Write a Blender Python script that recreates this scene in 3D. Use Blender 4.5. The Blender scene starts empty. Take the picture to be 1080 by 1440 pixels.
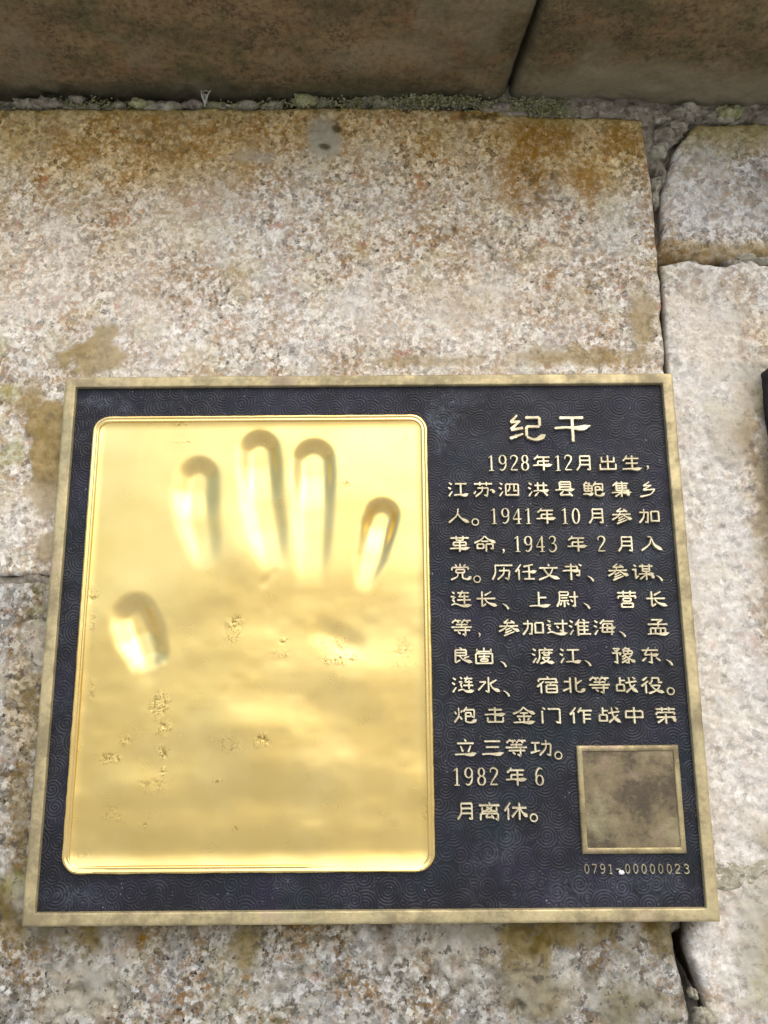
import bpy, math, random
import numpy as np
random.seed(7)
MM = 0.001
sc = bpy.context.scene

# ------------------------------------------------------------------ camera
cam_d = bpy.data.cameras.new('camera')
cam = bpy.data.objects.new('camera', cam_d)
sc.collection.objects.link(cam)
sc.camera = cam
cam.location = (0.00633, -0.38339, -0.02376)
cam.rotation_euler = (1.78152349, 0.00703912, 0.000155726)
cam_d.sensor_fit = 'VERTICAL'
cam_d.sensor_height = 24.0
cam_d.lens = 24.0 * 1123.0 / 1440.0
cam_d.clip_start = 0.01
cam_d.clip_end = 2000.0

# ------------------------------------------------------------------ light
SUN_EL, SUN_AZ = math.radians(50), math.radians(22)     # azimuth: towards +x from straight in front of the wall
w = bpy.data.worlds.new('World'); sc.world = w; w.use_nodes = True
nt = w.node_tree; bg = nt.nodes['Background']
sky = nt.nodes.new('ShaderNodeTexSky'); sky.sky_type = 'NISHITA'; sky.sun_disc = False
sky.sun_elevation = SUN_EL
sky.sun_rotation = math.pi - SUN_AZ
sky.air_density = 1.0; sky.dust_density = 4.0; sky.ozone_density = 1.0
nt.links.new(sky.outputs[0], bg.inputs[0]); bg.inputs[1].default_value = 0.15
sun_d = bpy.data.lights.new('sun', 'SUN'); sun_d.energy = 0.62; sun_d.angle = math.radians(80)
sun_d.color = (1.0, 0.985, 0.96)
sun = bpy.data.objects.new('sun', sun_d); sc.collection.objects.link(sun)
# direction towards the sun: (sin az cos el, -cos az cos el, sin el)
sun.rotation_euler = (math.pi/2 - SUN_EL, 0, SUN_AZ)
sc.view_settings.view_transform = 'Standard'
sc.view_settings.look = 'None'
sc.view_settings.exposure = 0.70
sc.view_settings.gamma = 1.0

# ------------------------------------------------------------------ helpers
def link(o, parent=None):
    sc.collection.objects.link(o)
    if parent is not None: o.parent = parent
    return o
def empty(name, loc, label, cat):
    o = bpy.data.objects.new(name, None); o.location = loc; o.empty_display_size = .02
    o['label'] = label; o['category'] = cat
    return link(o)
def mesh_obj(name, V, F, mat, parent=None, smooth=False, attrs=None, Q=None):
    me = bpy.data.meshes.new(name)
    V = np.asarray(V, dtype=np.float32)
    if Q is not None:
        Q = np.asarray(Q, dtype=np.int32); n = len(Q)
        me.vertices.add(len(V)); me.vertices.foreach_set('co', V.ravel())
        me.loops.add(n*4); me.loops.foreach_set('vertex_index', Q.ravel())
        me.polygons.add(n); me.polygons.foreach_set('loop_start', np.arange(0, n*4, 4, dtype=np.int32))
        me.update(calc_edges=True)
    else:
        me.from_pydata([tuple(v) for v in V.tolist()], [], F); me.update()
    me.polygons.foreach_set('use_smooth', np.full(len(me.polygons), smooth, dtype=bool))
    if attrs:
        for k, a in attrs.items():
            at = me.attributes.new(k, 'FLOAT', 'POINT'); at.data.foreach_set('value', np.asarray(a, dtype=np.float32).ravel())
    me.materials.append(mat)
    o = bpy.data.objects.new(name, me)
    link(o, parent)
    if parent is not None:                      # geometry is written in world coordinates: keep it there
        o.location = (-parent.location[0], -parent.location[1], -parent.location[2])
    return o
def hsh(ix, iy, seed):
    h = (ix.astype(np.int64)*374761393 + iy.astype(np.int64)*668265263 + seed*1442695041) & 0xffffffff
    h = ((h ^ (h >> 13)) * 1274126177) & 0xffffffff
    h = (h ^ (h >> 16)) & 0xffffffff
    return h / 4294967295.0
def vn(x, y, s, seed=0):                        # value noise, cell size s (mm), range -1..1
    x = np.asarray(x)/s; y = np.asarray(y)/s
    ix = np.floor(x); iy = np.floor(y); fx = x-ix; fy = y-iy
    fx = fx*fx*fx*(fx*(fx*6-15)+10); fy = fy*fy*fy*(fy*(fy*6-15)+10)
    a = hsh(ix, iy, seed); b = hsh(ix+1, iy, seed); c = hsh(ix, iy+1, seed); d = hsh(ix+1, iy+1, seed)
    return 2*((a*(1-fx)+b*fx)*(1-fy)+(c*(1-fx)+d*fx)*fy)-1
def fbm(x, y, s, seed=0, o=4, g=.5):
    r = 0; a = 1; t = 0
    for k in range(o):
        r = r + a*vn(x+13.7*k, y-7.1*k, s, seed+k*17); t += a; a *= g; s = s/2.03
    return r/t
def ss(a, b, x):
    t = np.clip((x-a)/(b-a), 0, 1); return t*t*(3-2*t)
def blob(X, Z, cx, cz, rx, rz, seed=1, soft=.28, rag=.6, ang=0.):
    c, s = math.cos(ang), math.sin(ang)
    dx, dz = X-cx, Z-cz
    u = (dx*c+dz*s)/rx; v = (-dx*s+dz*c)/rz
    d = np.sqrt(u*u+v*v) + rag*fbm(X, Z, min(rx, rz)*.9+1, seed, 4, .6)
    return 1-ss(1-soft, 1+soft*.35, d)

# ------------------------------------------------------------------ node helpers
class NT:
    def __init__(s, name):
        s.m = bpy.data.materials.new(name); s.m.use_nodes = True
        s.t = s.m.node_tree; s.b = s.t.nodes['Principled BSDF']
    def n(s, typ, **kw):
        nd = s.t.nodes.new(typ)
        for k, v in kw.items():
            if hasattr(nd, k): setattr(nd, k, v)
            else: nd.inputs[k].default_value = v
        return nd
    def l(s, a, b): s.t.links.new(a, b)
    def coord(s):
        return s.n('ShaderNodeNewGeometry').outputs['Position']
    def noise(s, vec, scale, detail=3, rough=.55, dist=0.):
        nd = s.n('ShaderNodeTexNoise'); nd.inputs['Scale'].default_value = scale; nd.inputs['Detail'].default_value = detail
        nd.inputs['Roughness'].default_value = rough; nd.inputs['Distortion'].default_value = dist
        s.l(vec, nd.inputs['Vector']); return nd
    def voro(s, vec, scale, feature='F1'):
        nd = s.n('ShaderNodeTexVoronoi'); nd.feature = feature; nd.inputs['Scale'].default_value = scale
        s.l(vec, nd.inputs['Vector']); return nd
    def ramp(s, fac, stops, interp='LINEAR'):
        nd = s.n('ShaderNodeValToRGB'); r = nd.color_ramp; r.interpolation = interp
        while len(r.elements) < len(stops): r.elements.new(.5)
        for e, (p, c) in zip(r.elements, stops):
            e.position = p; e.color = (c, c, c, 1) if not hasattr(c, '__len__') else (*c, 1)
        s.l(fac, nd.inputs[0]); return nd.outputs[0]
    def mix(s, fac, a, b, mode='MIX'):
        nd = s.n('ShaderNodeMix'); nd.data_type = 'RGBA'; nd.blend_type = mode; nd.clamp_factor = True
        for sock, v in ((nd.inputs[0], fac), (nd.inputs[6], a), (nd.inputs[7], b)):
            if isinstance(v, (int, float)): sock.default_value = v
            elif isinstance(v, tuple): sock.default_value = (*v, 1)
            else: s.l(v, sock)
        return nd.outputs[2]
    def math(s, op, a, b=0.):
        nd = s.n('ShaderNodeMath'); nd.operation = op
        for sock, v in ((nd.inputs[0], a), (nd.inputs[1], b)):
            if isinstance(v, (int, float)): sock.default_value = v
            else: s.l(v, sock)
        return nd.outputs[0]
    def attr(s, name):
        nd = s.n('ShaderNodeAttribute'); nd.attribute_name = name; return nd.outputs['Fac']
    def bump(s, h, dist, strength=1., prev=None):
        nd = s.n('ShaderNodeBump'); nd.inputs['Distance'].default_value = dist; nd.inputs['Strength'].default_value = strength
        s.l(h, nd.inputs['Height'])
        if prev is not None: s.l(prev, nd.inputs['Normal'])
        return nd.outputs[0]
    def warp(s, vec, scale, amt):
        nz = s.noise(vec, scale, 2)
        sub = s.n('ShaderNodeVectorMath'); sub.operation = 'SUBTRACT'; s.l(nz.outputs['Color'], sub.inputs[0]); sub.inputs[1].default_value = (.5, .5, .5)
        mul = s.n('ShaderNodeVectorMath'); mul.operation = 'SCALE'; s.l(sub.outputs[0], mul.inputs[0]); mul.inputs['Scale'].default_value = amt
        add = s.n('ShaderNodeVectorMath'); add.operation = 'ADD'; s.l(vec, add.inputs[0]); s.l(mul.outputs[0], add.inputs[1])
        return add.outputs[0]

def granite(name, tint=(1, 1, 1), val=1., dark=.10, contrast=1.):
    g = NT(name); P = g.coord()
    Pw = g.warp(P, 900, .0013)
    v1 = g.voro(Pw, 400); c1 = g.n('ShaderNodeSeparateColor'); g.l(v1.outputs['Color'], c1.inputs[0])
    col = g.ramp(c1.outputs[0], [(0, (.10, .09, .085)), (dark, (.25, .23, .215)), (dark+.11, (.52, .49, .45)), (dark+.33, (.66, .645, .625)),
                                 (.62, (.50, .42, .31)), (.72, (.78, .77, .755)), (.90, (.50, .455, .41)), (.955, (.36, .26, .17))], 'CONSTANT')
    v2 = g.voro(g.warp(P, 1500, .0007), 900); c2 = g.n('ShaderNodeSeparateColor'); g.l(v2.outputs['Color'], c2.inputs[0])
    col2 = g.ramp(c2.outputs[1], [(0, (.09, .085, .08)), (.12, (.40, .37, .33)), (.34, (.62, .60, .57)), (.74, (.80, .79, .78))], 'CONSTANT')
    col = g.mix(.38, col, col2)
    soft = g.noise(P, 260, 5, .7)
    col = g.mix(g.ramp(soft.outputs[0], [(.38, .75), (.48, 0.)]), col, (.24, .22, .185))
    col = g.mix(g.ramp(soft.outputs[0], [(.56, 0.), (.70, .4)]), col, (.70, .69, .68))
    # weathered iron spots, pinkish and greenish clouds
    n1 = g.noise(P, 55, 5, .72)
    spots = g.math('MULTIPLY', g.ramp(n1.outputs[0], [(.48, 0.), (.57, .9)]), g.ramp(g.noise(P, 420, 3).outputs[0], [(.42, 0.), (.6, 1.)]))
    col = g.mix(spots, col, (.31, .205, .125))
    rd = g.math('MULTIPLY', g.ramp(g.noise(P, 90, 4, .7, .4).outputs[0], [(.60, 0.), (.66, .75)]), g.ramp(g.noise(P, 300, 2).outputs[0], [(.4, .3), (.55, 1.)]))
    col = g.mix(rd, col, (.40, .20, .15))
    n2 = g.noise(P, 38, 4, .65); sep = g.n('ShaderNodeSeparateColor'); g.l(n2.outputs['Color'], sep.inputs[0])
    col = g.mix(g.ramp(sep.outputs[1], [(.5, 0.), (.72, .5)]), col, (.47, .43, .27))
    col = g.mix(g.ramp(sep.outputs[2], [(.45, 0.), (.7, .45)]), col, (.50, .52, .56))
    # painted on the mesh: stains, smears, crusts, grime and the plaque's contact shade
    fine = g.noise(P, 700, 3, .7).outputs[0]
    a = g.math('MULTIPLY', g.attr('ochre'), g.ramp(fine, [(.32, .55), (.62, 1.)]))
    col = g.mix(a, col, g.mix(1., col, (1.0, .80, .45), 'MULTIPLY'))
    a = g.math('MULTIPLY', g.attr('rust'), g.ramp(g.noise(P, 240, 4, .75).outputs[0], [(.40, .25), (.56, 1.)]))
    col = g.mix(a, col, g.mix(fine, (.11, .07, .035), (.50, .31, .14)))
    a = g.math('MULTIPLY', g.attr('smear'), g.ramp(fine, [(.25, .9), (.6, 1.)]))
    col = g.mix(a, col, g.mix(g.noise(P, 130, 4, .7).outputs[0], (.10, .075, .04), (.50, .41, .25)))
    a = g.attr('grey'); col = g.mix(a, col, g.mix(g.noise(P, 160, 4, .7).outputs[0], (.27, .26, .22), (.50, .49, .44)))
    a = g.attr('green'); col = g.mix(a, col, g.mix(fine, (.20, .19, .07), (.42, .42, .22)))
    a = g.math('MULTIPLY', g.attr('pale'), g.ramp(fine, [(.25, .5), (.5, .9)]))
    col = g.mix(g.math('MULTIPLY', a, .6), col, (.73, .72, .70))
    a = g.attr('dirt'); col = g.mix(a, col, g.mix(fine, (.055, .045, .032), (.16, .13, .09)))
    col = g.mix(1., col, tuple(t*val*w_ for t, w_ in zip(tint, (.95, .93, .855))), 'MULTIPLY')
    pk = g.math('MULTIPLY', g.ramp(g.noise(P, 190, 4, .75).outputs[0], [(.56, 0.), (.62, 1.)]), min(1., dark*3.4))
    col = g.mix(pk, col, (.13, .12, .105))
    bc = g.n('ShaderNodeBrightContrast'); g.l(col, bc.inputs[0]); bc.inputs['Bright'].default_value = -.01; bc.inputs['Contrast'].default_value = .12
    col = bc.outputs[0]
    g.l(col, g.b.inputs['Base Color'])
    g.b.inputs['Roughness'].default_value = .86
    g.b.inputs['Specular IOR Level'].default_value = .3
    keep = g.math('SUBTRACT', 1., g.math('MULTIPLY', g.attr('smear'), .6))
    h = g.math('ADD', g.math('MULTIPLY', g.noise(P, 520, 5, .7).outputs[0], 1.), g.math('MULTIPLY', v1.outputs['Distance'], .35))
    g.l(g.bump(g.math('MULTIPLY', h, keep), .0008, .4), g.b.inputs['Normal'])
    return g.m

def rough_earth(name, a, b, c, scale=140, bump=.002):
    g = NT(name); P = g.coord()
    n = g.noise(P, scale, 6, .72)
    col = g.ramp(n.outputs[0], [(.28, a), (.5, b), (.72, c)])
    sp = g.voro(g.warp(P, 700, .002), 520); s2 = g.n('ShaderNodeSeparateColor'); g.l(sp.outputs['Color'], s2.inputs[0])
    col = g.mix(g.ramp(s2.outputs[0], [(0, .55), (.22, .0)]), col, tuple(x*.35 for x in a))
    col = g.mix(g.ramp(s2.outputs[1], [(.8, .0), (.95, .4)]), col, tuple(min(1, x*1.35) for x in c))
    g.l(col, g.b.inputs['Base Color']); g.b.inputs['Roughness'].default_value = .93
    g.b.inputs['Specular IOR Level'].default_value = .2
    g.l(g.bump(g.math('ADD', n.outputs[0], g.math('MULTIPLY', g.noise(P, 800, 4, .7).outputs[0], .6)), bump, .8), g.b.inputs['Normal'])
    return g.m

def slab_mat():
    g = NT('grimy_slab_granite'); P = g.coord()
    st = g.n('ShaderNodeMapping'); st.inputs['Scale'].default_value = (.45, 1, 1); g.l(P, st.inputs[0])
    big = g.noise(st.outputs[0], 22, 6, .68)
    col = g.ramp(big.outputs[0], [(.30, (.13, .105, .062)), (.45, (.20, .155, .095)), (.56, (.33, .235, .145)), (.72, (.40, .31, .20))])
    gr = g.noise(P, 34, 5, .7, .5); s = g.n('ShaderNodeSeparateColor'); g.l(gr.outputs['Color'], s.inputs[0])
    col = g.mix(g.ramp(s.outputs[1], [(.5, 0.), (.66, .75)]), col, (.145, .15, .075))
    col = g.mix(g.ramp(s.outputs[0], [(.58, 0.), (.68, .6)]), col, (.34, .17, .09))
    fine = g.noise(P, 330, 5, .75).outputs[0]
    col = g.mix(g.ramp(fine, [(.38, .6), (.5, 0.)]), col, (.085, .065, .042))
    col = g.mix(g.ramp(fine, [(.55, 0.), (.68, .45)]), col, (.42, .34, .23))
    cl = g.math('MULTIPLY', g.ramp(g.noise(P, 60, 4, .7).outputs[0], [(.52, 0.), (.62, 1.)]), g.ramp(g.noise(P, 520, 3, .7).outputs[0], [(.48, 0.), (.56, 1.)]))
    col = g.mix(g.math('MULTIPLY', cl, .6), col, (.045, .038, .026))
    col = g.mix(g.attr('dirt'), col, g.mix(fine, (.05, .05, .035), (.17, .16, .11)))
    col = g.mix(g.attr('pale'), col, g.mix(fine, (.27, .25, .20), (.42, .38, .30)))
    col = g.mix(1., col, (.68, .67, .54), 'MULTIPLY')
    g.l(col, g.b.inputs['Base Color']); g.b.inputs['Roughness'].default_value = .9; g.b.inputs['Specular IOR Level'].default_value = .25
    g.l(g.bump(g.math('ADD', fine, g.math('MULTIPLY', big.outputs[0], 2.)), .0016, .6), g.b.inputs['Normal'])
    return g.m

def brass_mat(name, base=(.44, .37, .20), dirty=(.29, .245, .135), metal=.5, rough=.5, seed=0.):
    g = NT(name); P = g.coord()
    mp = g.n('ShaderNodeMapping'); mp.inputs['Location'].default_value = (seed, seed, seed); g.l(P, mp.inputs[0]); P = mp.outputs[0]
    n = g.noise(P, 60, 6, .72); f = g.noise(P, 420, 4, .7)
    col = g.ramp(n.outputs[0], [(.30, tuple(c*.85 for c in dirty)), (.43, dirty), (.53, base), (.66, tuple(min(1, c*1.25) for c in base))])
    s = g.n('ShaderNodeSeparateColor'); g.l(g.noise(P, 34, 5, .7).outputs['Color'], s.inputs[0])
    col = g.mix(g.ramp(s.outputs[0], [(.54, 0.), (.68, .55)]), col, (.42, .31, .245))
    col = g.mix(g.ramp(s.outputs[2], [(.54, 0.), (.68, .5)]), col, (.40, .38, .22))
    col = g.mix(g.ramp(f.outputs[0], [(.30, .4), (.46, 0.)]), col, (.20, .16, .09))
    g.l(col, g.b.inputs['Base Color'])
    g.b.inputs['Metallic'].default_value = metal
    g.l(g.ramp(n.outputs[0], [(.3, rough+.2), (.7, rough-.02)]), g.b.inputs['Roughness'])
    g.l(g.bump(g.math('ADD', f.outputs[0], g.noise(P, 1600, 2).outputs[0]), .00018, .7), g.b.inputs['Normal'])
    return g.m

def gold_mat(name, rough=.29, col=(.86, .642, .225)):
    g = NT(name); P = g.coord()
    n = g.noise(P, 26, 4, .6)
    c = g.mix(g.ramp(n.outputs[0], [(.4, 0.), (.62, 1.)]), tuple(x*.965 for x in col), (col[0]*1.0, min(1, col[1]*1.04), col[2]*1.16))
    a = g.attr('pit')
    c = g.mix(g.math('MULTIPLY', a, g.ramp(g.noise(P, 1300, 2, .6).outputs[0], [(.54, 0.), (.60, .9)])), c, (.22, .13, .03))
    c = g.mix(g.math('MULTIPLY', g.attr('groove'), .8), c, (.20, .12, .03))
    g.l(c, g.b.inputs['Base Color']); g.b.inputs['Metallic'].default_value = 1.
    g.l(g.math('ADD', g.ramp(g.noise(P, 90, 5, .7).outputs[0], [(.3, rough-.03), (.7, rough+.05)]), g.math('MULTIPLY', a, .1)), g.b.inputs['Roughness'])
    micro = g.bump(g.noise(P, 2200, 2).outputs[0], .00001, .5)
    g.l(g.bump(g.math('MULTIPLY', g.noise(P, 900, 3, .65).outputs[0], a), .00012, 1., micro), g.b.inputs['Normal'])
    return g.m

def enamel_mat():
    g = NT('blue_black_enamel'); P = g.coord()
    n = g.noise(P, 30, 5, .65); s = g.n('ShaderNodeSeparateColor'); g.l(n.outputs['Color'], s.inputs[0])
    col = g.ramp(n.outputs[0], [(.35, (.0055, .0063, .0095)), (.65, (.0105, .0115, .017))])
    col = g.mix(g.ramp(s.outputs[0], [(.5, 0.), (.65, .6)]), col, (.013, .010, .028))
    col = g.mix(g.ramp(s.outputs[2], [(.5, 0.), (.68, .7)]), col, (.006, .015, .021))
    fine = g.noise(P, 520, 4, .75).outputs[0]
    # rubbed crests: the raised rings are slightly worn to grey
    wear = g.math('MULTIPLY', g.attr('crest'), g.ramp(g.noise(P, 75, 5, .7).outputs[0], [(.46, .06), (.70, .55)]))
    col = g.mix(wear, col, (.072, .075, .090))
    d = g.math('MULTIPLY', g.attr('dust'), g.ramp(fine, [(.42, .0), (.68, .4)]))
    col = g.mix(d, col, (.22, .27, .34))
    sp = g.math('MULTIPLY', g.ramp(g.noise(P, 900, 2, .6).outputs[0], [(.70, 0.), (.74, 1.)]), g.ramp(g.noise(P, 60, 3).outputs[0], [(.45, 0.), (.6, .8)]))
    col = g.mix(sp, col, (.30, .30, .33))
    g.l(col, g.b.inputs['Base Color'])
    g.l(g.ramp(fine, [(.3, .42), (.7, .62)]), g.b.inputs['Roughness'])
    g.b.inputs['Specular IOR Level'].default_value = .27
    g.l(g.bump(g.noise(P, 1500, 2).outputs[0], .00012, .5), g.b.inputs['Normal'])
    return g.m

M = {}
M['granite'] = granite('weathered_granite')
M['granite_grey'] = granite('coarse_grey_granite', (.92, .96, 1.0), .76, .26)
M['granite_pale'] = granite('pale_granite', (.965, .975, 1.0), .97, .10)
M['mortar'] = rough_earth('old_lime_mortar', (.10, .085, .06), (.27, .24, .185), (.42, .39, .32))
M['crumb'] = rough_earth('crumbly_mortar', (.17, .15, .10), (.34, .32, .24), (.50, .48, .38), 220, .0015)
M['lichen'] = rough_earth('yellow_green_lichen', (.12, .12, .05), (.30, .31, .15), (.50, .50, .32), 300, .0015)
M['slab'] = slab_mat()
M['brass'] = brass_mat('aged_brass')
M['letter'] = brass_mat('polished_letter_brass', (.68, .625, .43), (.50, .445, .285), .55, .36, 3.3)
M['plate'] = brass_mat('dull_plate_brass', (.36, .30, .155), (.22, .18, .10), .7, .45, 5.1)
M['plate_field'] = brass_mat('darkened_plate_brass', (.185, .15, .085), (.10, .08, .05), .55, .5, 8.1)
M['gold'] = gold_mat('polished_gold_leaf')
M['rim'] = gold_mat('gold_rim', .24, (.90, .66, .24))
M['enamel'] = enamel_mat()
M['side'] = rough_earth('black_painted_edge', (.018, .017, .017), (.03, .028, .027), (.05, .047, .043), 90, .0003)
M['web'] = rough_earth('pale_dusty_silk', (.40, .40, .33), (.55, .55, .47), (.65, .65, .58), 300, .0002)
M['chip'] = rough_earth('white_lime_speck', (.5, .5, .5), (.65, .65, .65), (.8, .8, .8), 600, .0003)
M['ground'] = rough_earth('pale_paving', (.41, .40, .385), (.48, .47, .45), (.53, .52, .50), 3, .004)

# ------------------------------------------------------------------ ground
gv = []; gf = []
NG = 48
rad = [0, .6, 1.2, 2.5, 5, 10, 25, 60, 150, 400, 900]
gv.append((0, 0, -1.35))
for r in rad[1:]:
    for k in range(NG):
        a = 2*math.pi*k/NG; gv.append((r*math.cos(a), r*math.sin(a), -1.35 + (0 if r < 5 else .0)))
for k in range(NG): gf.append((0, 1+k, 1+(k+1) % NG))
for j in range(len(rad)-2):
    for k in range(NG):
        a = 1+j*NG+k; b = 1+j*NG+(k+1) % NG; gf.append((a, a+NG, b+NG, b))
go = mesh_obj('ground', gv, gf, M['ground']); go['kind'] = 'structure'

# ------------------------------------------------------------------ wall of granite stones
wall = empty('granite_wall', (0, .03, -.30), 'rough wall of pale weathered granite stones behind the plaques', 'wall')
def resample(P, n, jit=0., seed=0, closed=False):
    P = np.array(P, float); d = np.r_[0, np.cumsum(np.hypot(*np.diff(P, axis=0).T))]
    t = np.linspace(0, d[-1], n); Q = np.stack([np.interp(t, d, P[:, 0]), np.interp(t, d, P[:, 1])], 1)
    if jit:
        k = np.sin(np.pi*np.linspace(0, 1, n))**.25
        Q[:, 0] += jit*k*fbm(t, t*0+seed*9.1, 9, seed, 4); Q[:, 1] += jit*k*fbm(t, t*0+seed*5.3, 9, seed+50, 4)
    return Q
def coons(bot, top, left, right, n, m, jit, seed):
    B = resample(bot, n, jit, seed); T = resample(top, n, jit, seed+1); L = resample(left, m, jit, seed+2); R = resample(right, m, jit, seed+3)
    u = np.linspace(0, 1, n)[None, :, None]; v = np.linspace(0, 1, m)[:, None, None]
    S = (1-v)*B[None]+v*T[None]+(1-u)*L[:, None]+u*R[:, None] - ((1-u)*(1-v)*B[0]+u*(1-v)*B[-1]+(1-u)*v*T[0]+u*v*T[-1])
    return S
def stone(corner_edges, name, mat, y0, rough, rr, paint, seed, step=.95, jit=1.2, depth=30, relief=None, plane='front'):
    bot, top, left, right = corner_edges
    ln = lambda P: np.hypot(*np.diff(np.array(P, float), axis=0).T).sum()
    n = int(max(ln(bot), ln(top))/step)+2; m = int(max(ln(left), ln(right))/step)+2
    S = coons(bot, top, left, right, n, m, jit, seed)
    X, Z = S[..., 0], S[..., 1]
    W = max(ln(bot), ln(top)); H = max(ln(left), ln(right))
    u = np.linspace(0, 1, n)[None]; v = np.linspace(0, 1, m)[:, None]
    dl, dr, db, dt = u*W+0*v, (1-u)*W+0*v, v*H+0*u, (1-v)*H+0*u
    rl, rright, rb, rt = rr
    y = y0 + rough*(1.1*fbm(X, Z, 34, seed+5, 4) + .8*fbm(X, Z, 6, seed+9, 3, .6) + .5*fbm(X, Z, 2.6, seed+13, 2))
    pits = ss(.30, .62, fbm(X, Z, 7, seed+21, 3, .6)); y = y + rough*1.3*pits
    if relief is not None: y = y + relief(X, Z)
    for d, r in ((dl, rl), (dr, rright), (db, rb), (dt, rt)):
        rj = r*(1+.45*fbm(X, Z, 14, seed+31, 3))
        q = np.clip(1-d/rj, 0, 1); y = y + rj*(1-np.sqrt(1-.96*q*q))
    V = np.stack([X, y, Z], -1).reshape(-1, 3)
    idx = np.arange(n*m).reshape(m, n)
    Q = np.stack([idx[:-1, :-1], idx[:-1, 1:], idx[1:, 1:], idx[1:, :-1]], -1).reshape(-1, 4)
    ring = np.r_[idx[0, :], idx[1:, -1], idx[-1, -2::-1], idx[-2:0:-1, 0]]
    at = paint(X, Z, dl, dr, db, dt) if paint else {}
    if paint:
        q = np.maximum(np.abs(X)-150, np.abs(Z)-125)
        gr = (1-ss(.5, 3.5, q+2.2*fbm(X, Z, 7, 808, 3)))*(q > -6)*.7  # ragged grime band with the plaque's contact shadow painted in
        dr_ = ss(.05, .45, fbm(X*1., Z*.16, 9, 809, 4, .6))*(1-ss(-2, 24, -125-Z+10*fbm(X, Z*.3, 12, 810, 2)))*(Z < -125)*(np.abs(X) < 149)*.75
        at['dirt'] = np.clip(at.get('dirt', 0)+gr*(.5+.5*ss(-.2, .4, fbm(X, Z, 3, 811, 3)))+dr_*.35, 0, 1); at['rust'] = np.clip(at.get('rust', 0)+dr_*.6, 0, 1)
    A = {}
    for k in ('ochre', 'rust', 'smear', 'grey', 'green', 'pale', 'dirt'):
        a = np.clip(at.get(k, X*0)+X*0, 0, 1).ravel(); A[k] = a
    c = V[:, [0, 2]].mean(0)
    cur = ring; base = len(V); VV = [V]; QQ = [Q]
    for dep, inn in ((.25*depth, .4), (depth, 1.5)):
        R = V[ring].copy(); R[:, 1] += dep
        e = R[:, [0, 2]]-c; e /= np.linalg.norm(e, axis=1)[:, None]+1e-9
        R[:, 0] -= inn*e[:, 0]; R[:, 2] -= inn*e[:, 1]
        R[:, 1] += .6*fbm(R[:, 0], R[:, 2], 4, seed+77, 2)
        nxt = np.arange(base, base+len(ring)); VV.append(R)
        QQ.append(np.stack([cur, nxt, np.roll(nxt, -1), np.roll(cur, -1)], -1)[:, ::1]); cur = nxt; base += len(ring)
        for k in A: A[k] = np.r_[A[k], A[k][ring] if k != 'dirt' else np.clip(A[k][ring]+.5, 0, 1)]
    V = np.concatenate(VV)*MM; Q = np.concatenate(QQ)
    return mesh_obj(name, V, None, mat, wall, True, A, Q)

# --- the large block behind and above the plaque
def paintA(X, Z, dl, dr, db, dt):
    top = 1-ss(14, 62, dt + 14*fbm(X, Z, 40, 3, 3))
    och = .95*top + .35*blob(X, Z, -160, 215, 90, 60, 5, .8) + .3*blob(X, Z, 60, 220, 120, 70, 6, .9)
    rust = .9*blob(X, Z, 118, 240, 10, 20, 10, .7, 1.) + .95*blob(X, Z, 95, 268, 34, 15, 11, .7, .7) + .75*blob(X, Z, 80, 245, 24, 26, 12, .7, .8) + .6*blob(X, Z, 138, 264, 16, 10, 13, .6, .6) \
        + .45*blob(X, Z, -110, 268, 70, 16, 14, .8, 1.) + .35*blob(X, Z, -95, 240, 50, 22, 15, .8, 1.1) + .5*blob(X, Z, -96, 225, 6, 12, 16, .7, .8) \
        + .35*blob(X, Z, 60, 165, 60, 16, 18, .8, 1.1) + .3*blob(X, Z, -110, 180, 40, 22, 19, .8, 1.1)
    smear = blob(X, Z, -142, 140, 17, 10, 21) + blob(X, Z, -137, 152, 8, 8, 22) + blob(X, Z, -158, 98, 14, 22, 23) + .9*blob(X, Z, -172, 117, 10, 14, 24, .6) \
        + blob(X, Z, -160, 70, 12, 16, 26, .6) + .9*blob(X, Z, -156, 42, 8, 9, 27) + .85*blob(X, Z, 141, 160, 8, 22, 28, .6, .5) + .8*blob(X, Z, 105, 139, 46, 6, 29, .6, .6) \
        + .7*blob(X, Z, 30, 137, 40, 3.5, 30, .6, .6)
    grey = .9*blob(X, Z, -24, 268, 11, 18, 31, .6, .3) + .5*blob(X, Z, -60, 256, 16, 5, 34, .7, .7)
    green = .7*blob(X, Z, -200, 145, 14, 16, 41, .7) + .6*blob(X, Z, -183, 122, 8, 6, 42, .6) + .5*blob(X, Z, -178, 90, 7, 9, 43, .6) + .35*(1-ss(2, 12, dt+4*fbm(X, Z, 20, 44, 2)))
    pale = .4*ss(-.1, .5, fbm(X, Z, 55, 51, 3))*(1-top) + .5*blob(X, Z, -175, 180, 40, 40, 52, .8) + .5*blob(X, Z, 0, 160, 110, 26, 53, .8)
    dirt = .8*(1-ss(0, 3.5, dt+2*fbm(X, Z, 12, 61, 3))) + .8*blob(X, Z, -24, 262, 4, 2, 62, .5, .4) + .8*blob(X, Z, -17, 273, 4, 3, 63, .5, .5) + .7*blob(X, Z, 62, 280, 16, 3, 64, .6)
    dirt = dirt + (.6*blob(X, Z, 88, 240, 26, 18, 65, .8, 1.2)+.5*blob(X, Z, -112, 262, 24, 10, 66, .8, 1.2)+.45*blob(X, Z, 130, 185, 12, 30, 67, .8, 1.2)+.4*blob(X, Z, 70, 200, 60, 20, 68, .8, 1.3))*ss(-.05, .25, fbm(X, Z, 5, 69, 3, .7))
    return dict(ochre=och, rust=rust, smear=smear, grey=grey, green=green, pale=pale, dirt=dirt)
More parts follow.
